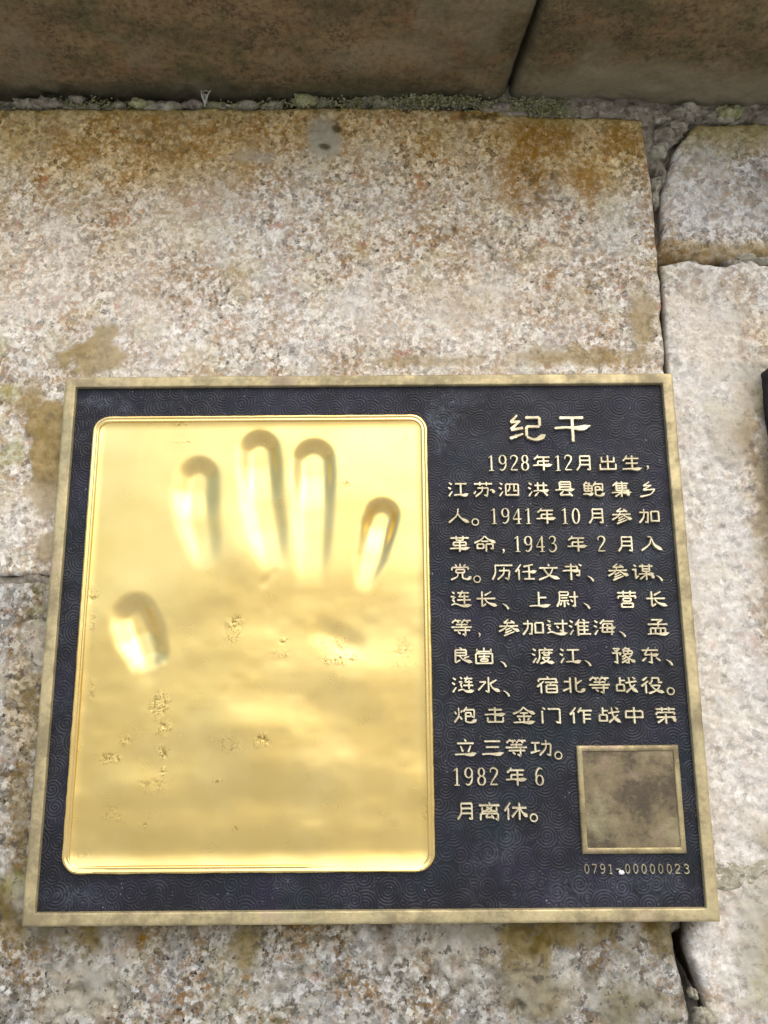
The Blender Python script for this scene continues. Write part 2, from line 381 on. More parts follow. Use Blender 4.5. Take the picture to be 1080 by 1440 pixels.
stone(([(-262, 28), (-160, 28.5), (-60, 27), (151, 26)], [(-262, 289), (-200, 288.5), (0, 287.5), (60, 286), (100, 281), (150, 279)], [(-262, 28), (-262, 289)],
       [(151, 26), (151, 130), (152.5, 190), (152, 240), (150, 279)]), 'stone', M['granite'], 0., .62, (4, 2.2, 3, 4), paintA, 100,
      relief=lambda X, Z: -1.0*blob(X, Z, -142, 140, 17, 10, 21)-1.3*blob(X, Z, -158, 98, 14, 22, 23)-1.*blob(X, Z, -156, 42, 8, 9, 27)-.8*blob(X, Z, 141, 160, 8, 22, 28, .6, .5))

# --- upper right block with a broken lower edge
def paintB(X, Z, dl, dr, db, dt):
    return dict(ochre=.85*(1-ss(6, 30, dt+8*fbm(X, Z, 25, 3, 2)))+.4*(1-ss(10, 15, db+3*fbm(X, Z, 9, 4, 2))), smear=.5*(1-ss(10, 14, db+3*fbm(X, Z, 8, 5, 3)))+.6*(1-ss(2, 10, dt+5*fbm(X, Z, 12, 6, 3))),
                grey=.45*blob(X, Z, 186, 252, 12, 16, 7, .8), green=.45*(1-ss(3, 30, dt+10*fbm(X, Z, 20, 8, 2))),
                rust=.35*(1-ss(6, 12, db+4*fbm(X, Z, 7, 9, 3))), pale=.7*ss(18, 26, db)*(1-ss(-60, 60, X*0-dt+40)), dirt=.75*(1-ss(0, 5, db+3*fbm(X, Z, 8, 10, 2)))+.35*blob(X, Z, 205, 235, 16, 16, 12, .8, 1.3))
stone(([(153, 194), (175, 191.5), (195, 190), (212, 190.5), (300, 186)], [(180, 276), (215, 277), (300, 274)], [(153, 194), (156, 206), (158, 232), (166, 258), (180, 276)], [(300, 186), (300, 274)]),
      'stone', M['granite_pale'], 1.5, 1.15, (4, 4, 13, 5), paintB, 200)

# --- long right block beside the plaque
def paintD(X, Z, dl, dr, db, dt):
    sm = .95*blob(X, Z, 182, 97, 13, 22, 21, .6, .6) + .8*blob(X, Z, 192, 118, 9, 14, 22, .6) + .6*blob(X, Z, 178, 128, 9, 6, 23, .7) + .9*blob(X, Z, 196, 60, 10, 30, 24, .7, .9) \
        + .8*blob(X, Z, 190, -92, 26, 10, 25, .6, .7) + .6*blob(X, Z, 200, 10, 14, 40, 26, .8, 1.)
    return dict(smear=sm, ochre=.5*blob(X, Z, 190, 150, 36, 30, 3, .8, .9)+.4*blob(X, Z, 205, 40, 20, 90, 4, .8, .9), rust=.35*blob(X, Z, 180, 150, 20, 26, 5, .8, 1.3)+.7*blob(X, Z, 189, 86, 6, 7, 8, .6, .6),
                grey=.6*blob(X, Z, 198, 128, 16, 12, 7, .7)+.5*blob(X, Z, 188, 162, 10, 6, 9, .7), green=.5*blob(X, Z, 174, 111, 8, 5, 10, .6)+.6*blob(X, Z, 203, 112, 8, 14, 11, .7),
                pale=.85*(1-ss(22, 44, X-150+14*fbm(X, Z, 30, 12, 3)))*ss(2, 30, 185-Z)+.3, dirt=.8*blob(X, Z, 203, 108, 5, 8, 13, .6, .5)+.4*blob(X, Z, 200, 75, 8, 30, 14, .8, 1.)+.6*(1-ss(0, 2.5, dl)))
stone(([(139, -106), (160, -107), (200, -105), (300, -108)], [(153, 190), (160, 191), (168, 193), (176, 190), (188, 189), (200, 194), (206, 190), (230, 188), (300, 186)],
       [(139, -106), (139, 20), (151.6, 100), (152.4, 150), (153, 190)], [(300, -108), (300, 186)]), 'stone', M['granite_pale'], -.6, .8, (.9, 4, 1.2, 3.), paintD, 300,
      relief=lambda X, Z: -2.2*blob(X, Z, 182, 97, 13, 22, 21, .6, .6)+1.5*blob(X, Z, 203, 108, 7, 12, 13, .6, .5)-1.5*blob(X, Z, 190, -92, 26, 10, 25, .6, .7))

# --- lower block under the plaque
def paintE(X, Z, dl, dr, db, dt):
    under = 1-ss(-20, 14, -132 - Z + 7*fbm(X, Z, 16, 2, 3))
    sm = .95*blob(X, Z, -123, -133, 7, 11, 21, .5, .4) + .9*blob(X, Z, -55, -135, 9, 11, 22, .5, .4) + .95*blob(X, Z, 80, -129, 46, 12, 23, .5, .6) + .9*blob(X, Z, 70, -152, 22, 18, 24, .6, .8) \
        + .9*blob(X, Z, 112, -160, 20, 12, 25, .6, .7) + .9*blob(X, Z, -150, -118, 22, 20, 26, .7, .7) + .7*blob(X, Z, -128, -154, 16, 12, 27, .7, .8) + .6*blob(X, Z, -160, -85, 7, 30, 28, .7) \
        + .8*blob(X, Z, 130, -133, 8, 14, 29, .5, .5)
    return dict(smear=sm*.95, ochre=.8*under*ss(-118, -122, Z*1.)+.5*blob(X, Z, -160, -20, 14, 60, 3, .8, 1.), rust=.55*under*ss(-110, -122, Z*1.)+.9*blob(X, Z, 77, -131, 14, 5, 4, .6, .7)+.7*blob(X, Z, -104, -134, 8, 10, 5, .6, .6)+.25*blob(X, Z, -158, -20, 10, 40, 6, .8, 1.2),
                grey=.7*blob(X, Z, -146, -125, 14, 9, 7, .7, .7)+.75*blob(X, Z, -120, -150, 12, 8, 9, .7, .8)+.45*(blob(X, Z, 72, -155, 20, 14, 8, .7)+blob(X, Z, 112, -160, 20, 12, 10, .6)), green=.5*blob(X, Z, -158, -110, 7, 7, 11, .6)+.4*blob(X, Z, -158, 10, 10, 6, 12, .7),
                pale=.6*ss(-.05, .4, fbm(X, Z, 22, 13, 3))+.5*blob(X, Z, 40, -148, 12, 16, 14, .6), dirt=.35*ss(.15, .5, fbm(X, Z, 9, 15, 3, .7))+.5*blob(X, Z, 96, -150, 5, 6, 16, .6))
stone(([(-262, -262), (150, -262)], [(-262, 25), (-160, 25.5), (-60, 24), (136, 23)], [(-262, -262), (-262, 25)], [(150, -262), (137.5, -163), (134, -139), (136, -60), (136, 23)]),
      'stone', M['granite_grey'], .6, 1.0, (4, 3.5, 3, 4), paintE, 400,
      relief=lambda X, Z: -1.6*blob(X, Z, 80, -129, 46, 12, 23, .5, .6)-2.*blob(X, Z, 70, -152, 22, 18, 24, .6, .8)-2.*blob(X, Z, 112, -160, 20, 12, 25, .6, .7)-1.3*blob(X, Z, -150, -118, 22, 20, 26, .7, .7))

# --- lower right block, mostly crusted with mortar
def paintF(X, Z, dl, dr, db, dt):
    return dict(smear=.9*blob(X, Z, 196, -120, 28, 18, 2, .6, .7)+.85*blob(X, Z, 178, -150, 20, 26, 3, .7, .9), grey=.85*blob(X, Z, 166, -142, 12, 24, 4, .7, .7)+.6*blob(X, Z, 172, -118, 12, 8, 5, .7), green=.5*blob(X, Z, 180, -150, 12, 16, 6, .7, .9),
                rust=.4*blob(X, Z, 190, -118, 12, 8, 7, .7, .9), pale=.8*blob(X, Z, 152, -136, 10, 20, 8, .7, .9)+.4, dirt=.5*(1-ss(0, 4, dl)))
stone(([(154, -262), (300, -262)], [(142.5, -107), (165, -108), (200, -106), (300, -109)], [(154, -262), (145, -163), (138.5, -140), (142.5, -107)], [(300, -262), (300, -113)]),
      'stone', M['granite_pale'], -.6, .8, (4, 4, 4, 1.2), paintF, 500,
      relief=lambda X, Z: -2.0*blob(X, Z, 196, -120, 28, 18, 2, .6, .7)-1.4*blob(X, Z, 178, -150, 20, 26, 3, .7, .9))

# --- mortar bed behind the joints
n, m = 300, 300
X, Z = np.meshgrid(np.linspace(-262, 300, n), np.linspace(-262, 304, m))
y = 10 + 3.*fbm(X, Z, 16, 900, 4, .6)
y = y - 7*ss(184, 202, X)*(1-ss(0, 3, np.abs(Z-24)-6))                                   # none
y = y - 9.0*blob(X, Z, 150, 262, 14, 26, 901, .5, .5) + 5*blob(X, Z, 154.5, 225, 3, 26, 902, .5, .3)
y = y - 10*(ss(58, 74, X)*(1-ss(280, 310, X)))*ss(276, 281, Z) + 8*blob(X, Z, -110, 292, 100, 7, 903, .5, .4) - 8.5*blob(X, Z, 20, 292, 50, 8, 907, .4, .4)
y = y - 5.*ss(188, 200, X)*(1-ss(1, 6, abs(Z-189)))
y = y + 22*blob(X, Z, 138.5, -152, 5, 18, 904, .4, .2) - 8*blob(X, Z, 150, -111, 60, 6, 905, .5, .4) - 7*blob(X, Z, -170, 26, 40, 4, 906)
V = np.stack([X, y, Z], -1).reshape(-1, 3)*MM
idx = np.arange(n*m).reshape(m, n)
Q = np.stack([idx[:-1, :-1], idx[:-1, 1:], idx[1:, 1:], idx[1:, :-1]], -1).reshape(-1, 4)
mesh_obj('mortar_bed', V, None, M['mortar'], wall, True, None, Q)

def lump(cx, cy, cz, rx, ry, rz, mat, parent, name, seed, amp=.35, res=14):
    V = []; F = []
    nu, nv = res*2, res
    th = np.linspace(0, math.pi, nv+1); ph = np.linspace(0, 2*math.pi, nu, endpoint=False)
    T, Pp = np.meshgrid(th, ph, indexing='ij')
    d = np.stack([np.sin(T)*np.cos(Pp), np.sin(T)*np.sin(Pp), np.cos(T)], -1)
    r = 1 + amp*fbm(d[..., 0]*3+seed, d[..., 2]*3+d[..., 1]*2.3, 1., seed, 4, .6)
    r[0] = r[0].mean(); r[-1] = r[-1].mean()
    P = d*r[..., None]*np.array([rx, ry, rz])+np.array([cx, cy, cz])
    idx = np.arange((nv+1)*nu).reshape(nv+1, nu); nx = np.roll(idx, -1, axis=1)
    Q = np.stack([idx[:-1], idx[1:], nx[1:], nx[:-1]], -1).reshape(-1, 4)
    return mesh_obj(name, P.reshape(-1, 3)*MM, None, mat, parent, True, None, Q)
random.seed(21)
L = [(163, 3, 268, 8, 6, 6), (158, 3, 258, 5, 5, 5), (168, 4, 274, 7, 6, 4), (157, 4, 249, 4, 4, 5), (155.5, 5, 240, 3, 4, 4), (161, 5, 263, 4, 5, 3), (172, 3, 281, 10, 5, 4), (155, 6, 231, 2.6, 4, 5),
     (160, 3, 278, 7, 5, 3), (170, 6, 191, 5, 6, 3), (200, 3, 194, 6, 4, 3.4), (209, 3, 192, 6, 4, 2.4), (192, 3, 191.5, 5, 4, 2), (143.5, -1, -166, 4.5, 6, 4), (141, 4, -158, 2, 4, 2), (217, 2, 279, 10, 5, 4), (196, 4, 281, 12, 5, 4)]
for i, q in enumerate(L): lump(*q, M['crumb' if i % 3 else 'mortar'], wall, 'mortar_lump', 40+i, .5)
for i in range(26):                                   # crumbs lying on the ledge over the big stone
    x = random.choice([random.gauss(-172, 9), random.gauss(-150, 14), random.gauss(-52, 5), random.uniform(-200, 60)])
    s = random.uniform(1., 3.2); lump(x, random.uniform(2, 7), 288.3+s*.55, s*1.4, s, s*.8, M['crumb'], wall, 'mortar_lump', 90+i, .5, 8)
for i in range(34):                                   # bigger mossy lumps in the joint
    x = random.uniform(-205, 205); zt = 289 if x < 60 else (285 if x < 150 else 280)
    s = random.uniform(2.2, 4.6); lump(x, random.uniform(0, 5), zt+random.uniform(-.5, 4.5), s*1.8, s, s*.75, M[random.choice(['crumb', 'mortar', 'lichen'])], wall, 'mortar_lump', 190+i, .6, 10)
# flat pieces of pointing at the right end of the ledge
stone(([(86, 281.5), (148, 278.5)], [(84, 291), (120, 289), (149, 285)], [(86, 281.5), (84, 291)], [(148, 278.5), (149, 285)]), 'pointing', M['crumb'], 0.5, .5, (3, 3, 2, 2), None, 620, .7, .9, 12)

stone(([(150, -116), (175, -113), (205, -118), (260, -116)], [(149, -101), (168, -104), (190, -99), (260, -97)], [(150, -116), (149, -101)], [(260, -116), (260, -97)]), 'pointing', M['crumb'], -1.1, .8, (2, 2, 2, 2), None, 640, .8, 3.2, 8)
def clump(pts, name, mat, parent, seed):
    rnd = random.Random(seed); V = []; F = []
    for (cx, cy, cz, sx, sz, n) in pts:
        for k in range(n):
            x = rnd.gauss(cx, sx); z = rnd.gauss(cz, sz); yy = cy+rnd.uniform(-1.2, 1.5); s = rnd.uniform(.35, 1.1)
            b = len(V)
            for (a, bb, c) in ((1, 0, 0), (-1, 0, 0), (0, 1, 0), (0, -1, 0), (0, 0, 1), (0, 0, -1)):
                V.append(((x+a*s*rnd.uniform(.6, 1.3))*MM, (yy+bb*s*rnd.uniform(.6, 1.2))*MM, (z+c*s*rnd.uniform(.5, 1.1))*MM))
            for t in ((0, 2, 4), (2, 1, 4), (1, 3, 4), (3, 0, 4), (2, 0, 5), (1, 2, 5), (3, 1, 5), (0, 3, 5)): F.append(tuple(b+i for i in t))
    o = mesh_obj(name, V, F, mat, parent, True); return o
o = clump([(38, -1, 290, 13, 2.6, 900), (95, -1, 287, 10, 3, 700), (-165, 2, 290.5, 15, 2, 420), (-125, 3, 289.5, 12, 1.2, 200), (-40, 2, 290, 20, 1.4, 420), (0, 0, 290, 14, 2, 400), (102, -2, 282, 7, 2, 220), (70, 0, 287, 8, 2, 240)], 'lichen_crust', M['lichen'], None, 5)
o['kind'] = 'stuff'; o['label'] = 'yellow green lichen crust in the joint under the ledge'; o['category'] = 'lichen'

# ------------------------------------------------------------------ overhanging ledge (undersides seen)
ledge = empty('stone_ledge', (0, -.04, .30), 'dark grimy stone ledge overhanging the top of the wall', 'ledge')
def zunder(x): return 299.5 - (x+204)*13.5/424
def slab(x0, x1, slant0, slant1, seed):
    y0, y1 = 34, -84; step = 1.1
    n = int((x1-x0)/step); m = int((y0-y1)/step)
    u = np.linspace(0, 1, n)[None]; v = np.linspace(0, 1, m)[:, None]
    Y = y0+(y1-y0)*v+0*u
    X = (x0+slant0*(-Y))*(1-u)+(x1+slant1*(-Y))*u
    X = X + 1.2*fbm(Y, Y*0+seed, 18, seed, 3)*((u < .02)|(u > .98))
    Zz = zunder(X) + 1.3*fbm(X, Y, 60, seed, 4) + .9*fbm(X, Y, 9, seed+4, 4, .6) + 1.2*ss(.2, .6, fbm(X, Y, 14, seed+7, 3))
    dl = (X-X[:, :1]); dr = (X[:, -1:]-X); df = Y-y1
    for d, r in ((dl, 4.5), (dr, 4.5), (df, 6)):
        q = np.clip(1-d/r, 0, 1); Zz = Zz + r*(1-np.sqrt(1-.95*q*q))
    top = ss(-6, 4, Y)
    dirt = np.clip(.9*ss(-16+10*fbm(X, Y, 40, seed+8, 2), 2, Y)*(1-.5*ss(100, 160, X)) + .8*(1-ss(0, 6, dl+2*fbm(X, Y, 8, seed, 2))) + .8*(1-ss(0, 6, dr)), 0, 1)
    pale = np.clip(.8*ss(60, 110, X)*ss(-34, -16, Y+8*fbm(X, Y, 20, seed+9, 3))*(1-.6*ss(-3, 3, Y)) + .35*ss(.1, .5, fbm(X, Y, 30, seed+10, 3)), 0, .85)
    V = np.stack([X, Y, Zz], -1).reshape(-1, 3)
    idx = np.arange(n*m).reshape(m, n)
    Q = [np.stack([idx[:-1, :-1], idx[:-1, 1:], idx[1:, 1:], idx[1:, :-1]], -1).reshape(-1, 4)]
    ring = np.r_[idx[0, :], idx[1:, -1], idx[-1, -2::-1], idx[-2:0:-1, 0]]
    R = V[ring].copy(); R[:, 2] = 372 + 0*R[:, 2]
    base = len(V); nxt = np.arange(base, base+len(ring))
    Q.append(np.stack([ring, nxt, np.roll(nxt, -1), np.roll(ring, -1)], -1))
    V = np.r_[V, R]
    dirt = np.r_[dirt.ravel(), dirt.ravel()[ring]]; pale = np.r_[pale.ravel(), pale.ravel()[ring]]
    # top face as a grid row pair
    a, b, c, d = [base+i for i in (0, n-1, n-1+m-1, n-1+m-1+n-1)]
    Q.append(np.array([[a, d, c, b]]))
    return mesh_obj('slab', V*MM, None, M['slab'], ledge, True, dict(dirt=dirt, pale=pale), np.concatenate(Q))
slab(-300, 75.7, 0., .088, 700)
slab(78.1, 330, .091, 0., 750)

# ------------------------------------------------------------------ cobweb strands in the joint
def strand(P, r, V, F):
    b0 = len(V); P = [np.array(p, float) for p in P]
    for i, p in enumerate(P):
        t = P[min(i+1, len(P)-1)]-P[max(i-1, 0)]; t /= np.linalg.norm(t)+1e-9
        a = np.cross(t, (0, 1, .1)); a /= np.linalg.norm(a)+1e-9; b = np.cross(t, a)
        for k in range(5):
            an = 2*math.pi*k/5; V.append(tuple((p+r*(math.cos(an)*a+math.sin(an)*b))*MM))
    for i in range(len(P)-1):
        for k in range(5):
            a = b0+i*5+k; b = b0+i*5+(k+1) % 5; F.append((a, b, b+5, a+5))
V, F = [], []
for (x0, z0, x1, z1, r) in ((-92.8, 297.5, -90.0, 288, .34), (-86.4, 297.8, -89.2, 288, .34), (-90.6, 294.5, -90.1, 286.5, .45), (-89.2, 294, -89.8, 286.5, .4), (-92.8, 297.5, -86.4, 297.6, .14), (-91.8, 295, -87.4, 295.2, .14), (-91, 292.4, -88.6, 292.4, .14)):
    strand([(x0+(x1-x0)*t+.3*math.sin(5*t+x0), -1.2-1.6*math.sin(t*3), z0+(z1-z0)*t) for t in np.linspace(0, 1, 7)], r, V, F)
o = mesh_obj('cobweb', V, F, M['web'], None, True)
o['label'] = 'small pale funnel of cobweb hanging in the joint under the ledge'; o['category'] = 'cobweb'

# ------------------------------------------------------------------ the plaque
T = 12.0; YP = -9.6            # front of frame and of the dark field
def rings_mesh(rings, close_first=None):
    """rings: list of (k,3) arrays with equal k -> quads between them"""
    k = len(rings[0]); V = np.concatenate(rings); Q = []
    for i in range(len(rings)-1):
        a = np.arange(i*k, (i+1)*k); b = a+k
        Q.append(np.stack([a, np.roll(a, -1), np.roll(b, -1), b], -1))
    return V, np.concatenate(Q)
def rect_ring(cx, cz, hx, hz, y, n=90, jit=0., seed=0):
    P = []
    for (x0, z0), (x1, z1) in (((-1, 1), (1, 1)), ((1, 1), (1, -1)), ((1, -1), (-1, -1)), ((-1, -1), (-1, 1))):
        for t in np.linspace(0, 1, n, endpoint=False):
            t = .5-.5*math.cos(math.pi*t) if False else t
            P.append((cx+hx*(x0+(x1-x0)*t), y, cz+hz*(z0+(z1-z0)*t)))
    P = np.array(P)
    if jit:
        P[:, 1] += jit*.5*fbm(P[:, 0], P[:, 2], 5, seed, 3)
        nx = fbm(P[:, 0]+50, P[:, 2], 4, seed+1, 3)*jit
        P[:, 0] -= np.sign(P[:, 0]-cx)*nx*(np.abs(np.abs(P[:, 0]-cx)-hx) < 1e-6); P[:, 2] -= np.sign(P[:, 2]-cz)*nx*(np.abs(np.abs(P[:, 2]-cz)-hz) < 1e-6)
    return P
def frame_mesh(cx, cz, hx, hz, bw, name, mat, parent, T=T, yin=YP+.3, seed=0):
    prof = [(0, 0., 0), (0, -T+1.2, .2), (.25, -T+.45, .28), (.8, -T+.05, .24), (1.6, -T-.02, .05), (bw-.7, -T, .05), (bw-.15, -T+.06, .14), (bw, -T+.3, .12), (bw+.1, yin, 0)]
    rg = [rect_ring(cx, cz, hx-i, hz-i, y, 110, j, seed+q) for q, (i, y, j) in enumerate(prof)]
    V, Q = rings_mesh(rg)
    return mesh_obj(name, V*MM, None, mat, parent, True, None, Q[:, ::-1])

plaque = empty('memorial_plaque', (0, 0, -.125), 'brass framed dark plaque with gold handprint relief and raised Chinese text', 'plaque')
frame_mesh(0, 0, 150, 125.1, 5.5, 'frame', M['brass'], plaque, seed=10)

# dark field with overlapping scroll rings, as real relief
st = .27
gx = np.arange(-144.8, 144.81, st); gz = np.arange(-119.9, 119.91, st)
X, Z = np.meshgrid(gx, gz)
Hh = np.zeros_like(X); rnd = random.Random(3)
discs = []
cell = 7.4
for j in range(-1, 38):
    for i in range(-1, 43):
        discs.append((-150+i*cell*.98+(j % 2)*cell*.5+rnd.uniform(-2.8, 2.8), -125+j*cell*.93+rnd.uniform(-2.5, 2.5), rnd.uniform(3.6, 7.4)))
rnd.shuffle(discs)
discs.sort(key=lambda d: -d[2]*.6 + rnd.uniform(0, 3.5))
for (cx, cz, R) in discs:
    i0 = max(0, int((cx-R-gx[0])/st)); i1 = min(len(gx), int((cx+R-gx[0])/st)+2); j0 = max(0, int((cz-R-gz[0])/st)); j1 = min(len(gz), int((cz+R-gz[0])/st)+2)
    if i1 <= i0 or j1 <= j0: continue
    dx = X[j0:j1, i0:i1]-cx; dz = Z[j0:j1, i0:i1]-cz; r = np.hypot(dx, dz); th = np.arctan2(dz, dx)
    per = rnd.uniform(1.22, 1.5); sg = rnd.choice((-1, 1)); ph = rnd.uniform(0, 6.28)
    h = .5+.5*np.cos(2*math.pi*r/per + sg*th + ph)
    mk = r < R
    Hh[j0:j1, i0:i1][mk] = h[mk]
Hh = np.clip((Hh-.15)/.7, 0, 1)
Y = YP - .30*Hh*(.65+.45*fbm(X, Z, 22, 9, 3)) + .12*fbm(X, Z, 30, 8, 3)
# dust and wear patches
dust = .9*blob(X, Z, 35, 101, 7, 9, 61, .6, .8)+.5*blob(X, Z, 34, 88, 3, 4, 62, .6, .6)+.55*blob(X, Z, -134, 113, 10, 3.5, 63, .6, .8)+.6*blob(X, Z, -122, 109, 6, 4, 64, .6, .8)+.4*blob(X, Z, 40, 112, 14, 5, 65, .7, .9) \
    + .4*blob(X, Z, -127, -113, 9, 5, 66, .7, .9)+.3*blob(X, Z, 110, -110, 40, 8, 67, .8, 1.2)+.3*blob(X, Z, 57, -95, 14, 12, 68, .8, 1.2)+.28*blob(X, Z, 131, 40, 8, 12, 69, .8, 1.2)+.2*ss(.1, .6, fbm(X, Z, 40, 70, 4, .7))
gin = (X > -131) & (X < 25) & (Z > -101.5) & (Z < 102)
idx = np.arange(X.size).reshape(X.shape)
keep = ~(gin[:-1, :-1] & gin[1:, 1:])
Q = np.stack([idx[:-1, :-1], idx[:-1, 1:], idx[1:, 1:], idx[1:, :-1]], -1)[keep]
used = np.zeros(X.size, bool); used[Q.ravel()] = True; remap = np.cumsum(used)-1
mesh_obj('patterned_field', (np.stack([X, Y, Z], -1).reshape(-1, 3)*MM)[used], None, M['enamel'], plaque, True,
         dict(crest=Hh.ravel()[used], dust=np.clip(dust, 0, 1).ravel()[used]), remap[Q])

# gold panel
GX0, GX1, GZ0, GZ1, GR = -134.4, 27.8, -103.8, 104.3, 7.5
def sdbox(X, Z, x0, x1, z0, z1, r):
    cx, cz = (x0+x1)/2, (z0+z1)/2; qx = np.abs(X-cx)-(x1-x0)/2+r; qz = np.abs(Z-cz)-(z1-z0)/2+r
    return np.hypot(np.maximum(qx, 0), np.maximum(qz, 0))+np.minimum(np.maximum(qx, qz), 0)-r
def finger(X, Z, path, rad, depth, floor=.55, tipw=1., skew=0.):
    """depth map of a pressed finger: path of (x,z) from tip to base, radii and depths along it"""
    P = np.array(path, float); out = np.zeros_like(X); best = np.full(X.shape, 1e9); hd = np.zeros_like(X); side = np.zeros_like(X)
    seg = np.diff(P, axis=0)
    for i in range(len(seg)):
        L2 = (seg[i]**2).sum(); t = np.clip(((X-P[i, 0])*seg[i, 0]+(Z-P[i, 1])*seg[i, 1])/L2, 0, 1)
        dx = X-(P[i, 0]+t*seg[i, 0]); dz = Z-(P[i, 1]+t*seg[i, 1])
        r = rad[i]+(rad[i+1]-rad[i])*t; d = np.hypot(dx, dz)/r
        dd = depth[i]+(depth[i+1]-depth[i])*(.5*t+.5*t*t*(3-2*t))
        m = d < best; side = np.where(m, dx/r, side); best = np.where(m, d, best); hd = np.where(m, dd, hd)
    fl = floor - skew*np.clip(-side, 0, 1)
    prof = 1-ss(fl, 1.04+.1*skew, best)
    return hd*prof
st = .48
gx = np.arange(GX0, GX1+.1, st); gz = np.arange(GZ0, GZ1+.1, st); X, Z = np.meshgrid(gx, gz)
sd = sdbox(X, Z, GX0, GX1, GZ0, GZ1, GR)
D = np.zeros_like(X)      # depth into the wall, mm
def smax(a, b, k=.5): return np.log(np.exp(a/k)+np.exp(b/k)-1)*k
D = smax(D, finger(X, Z, [(-83.5, 73), (-84, 67), (-82.5, 53), (-80, 44), (-77, 29)], [10.8, 11.6, 11, 9.5, 7], [3.3, 3.3, 1.5, 1.2, .0], .36, skew=.6))
D = smax(D, finger(X, Z, [(-54, 86.5), (-53.6, 80), (-52, 62), (-49, 48), (-45, 28)], [10.4, 11, 10.8, 10, 7], [4.1, 4.1, 2.0, 1.7, 0], .42, skew=.3))
D = smax(D, finger(X, Z, [(-27.3, 82), (-27.1, 75), (-27, 57), (-27, 44), (-28, 20)], [10.4, 10.8, 10.4, 9.5, 8], [4.1, 4.1, 1.9, 1.5, 0], .46, skew=.05))
D = smax(D, finger(X, Z, [(5.8, 54), (4.2, 49), (1., 35), (-4, 18)], [8.4, 8.8, 8, 4], [4.4, 4.3, 2.0, 0], .42, skew=.05))
D = smax(D, finger(X, Z, [(-110, 6.5), (-107, -1), (-103, -10), (-101, -17)], [11, 11.8, 10, 7], [4.4, 4.6, 2.8, .2], .28, skew=.4))
def gblur(A, sg):
    k = int(3*sg/st)+1; q = np.exp(-.5*(np.arange(-k, k+1)*st/sg)**2); q /= q.sum()
    A = np.pad(A, k, mode='edge')
    A = np.apply_along_axis(lambda a: np.convolve(a, q, 'valid'), 0, A)
    return np.apply_along_axis(lambda a: np.convolve(a, q, 'valid'), 1, A)
D = gblur(D, 1.0)
# broad pressed palm and soft unevenness
D = D + .9*np.exp(-(((X+40)/42)**2+((Z-5)/18)**2)) + .7*np.exp(-(((X+85)/20)**2+((Z+20)/34)**2)) - .7*np.exp(-(((X+62)/10)**2+((Z-38)/12)**2)) \
    + 1.0*np.exp(-(((X+16)/20)**2+((Z+38)/15)**2)) - .6*np.exp(-(((X+52)/20)**2+((Z+42)/9)**2)) + .8*np.exp(-(((X+45)/60)**2+((Z+78)/9)**2))
D = D + .75*fbm(X/1.9, Z, 26, 5, 2, .4)*ss(40, 0, Z) + .35*fbm(X/1.5, Z, 24, 8, 2, .4) + .13*fbm(X/1.4, Z, 10, 6, 2)*ss(40, 0, Z)
# the pressed-in lump at the heel of the ring finger, a crease under the middle finger
D = D + gblur(1.5*finger(X, Z, [(-22, 0), (-8, -7)], [8, 8], [.3, .45], .0, skew=0) + .5*finger(X, Z, [(-50, 22), (-45, 28)], [2, 2], [.6, .6], .1), 1.2)
# border turns up towards the viewer
ed = lambda d, wdt, hgt: -hgt*np.clip(1-d/wdt, 0, 1)**2
D = D + ed(Z-GZ0, 9.5, 2.2) + ed(GZ1-Z, 6.5, 1.3) + ed(X-GX0, 6., 1.1) + ed(GX1-X, 6., 1.2)
BL = [(-63.6, 1.7, 4.5, 6.5, 1.), (-15, -6, 6, 5, .6), (-13, -13, 9, 2.4, .7), (14.6, -10, 5, 7, .45), (-95.8, -33, 5, 6, .7), (-93, -44, 4, 4.5, 1.), (-94, -53, 3, 4, 1.), (-118.6, -56, 6, 2.4, 1.), (-110, -49, 3, 3, .8), (-113, -81, 6, 4, .6), (-91.8, 92, 5, 1., .9), (-92.3, 101, 5, 1.2, 1.), (-12, 70, 5, 1.6, .6), (18, 94, .8, 3, .7),
      (-48.5, -49, 4, 3, .9), (-62, -50, 9, 6, .35), (-40, -4, 2, 1.2, 1.), (-42, -11, 4, 3, .5), (-130, 17, 3, 4, .6), (-129, 5, 1.5, 5, .6), (-93, -62, 1, 3, .9), (-68, -66, 3, 1.5, .7), (-98, -68, 8, 4, .4), (-100, -85, 2, 1.4, .8), (-60, -86, 1.5, 1.2, .7), (-127, -25, 1.4, 6, .5), (24, -80, 2, 5, .5), (-127, -96, 4, 3, .3)]
pit = np.zeros_like(X)
for i, (a, b, c, d, s) in enumerate(BL): pit = np.maximum(pit, s*blob(X, Z, a, b, c, d, 300+i, .8, .9))
rdg = np.clip(1-np.abs(fbm(X, Z, 4.6, 44, 3, .6))/.13, 0, 1)
D = D + gblur(pit, .6)*(.26*rdg + .10*fbm(X, Z, 2.2, 45, 2, .6))
Y = -10.1 + D
idx = np.arange(X.size).reshape(X.shape); ok = sd < -.4
keep = ok[:-1, :-1] & ok[1:, 1:] & ok[1:, :-1] & ok[:-1, 1:]
Q = np.stack([idx[:-1, :-1], idx[:-1, 1:], idx[1:, 1:], idx[1:, :-1]], -1)[keep]
used = np.zeros(X.size, bool); used[Q.ravel()] = True; remap = np.cumsum(used)-1
gold = mesh_obj('handprint_panel', (np.stack([X, Y, Z], -1).reshape(-1, 3)*MM)[used], None, M['gold'], plaque, True, dict(pit=pit.ravel()[used], groove=(np.clip(pit*1.6, 0, 1)*rdg**2).ravel()[used]), remap[Q])
gold['label'] = 'polished gold panel with the impression of a hand'
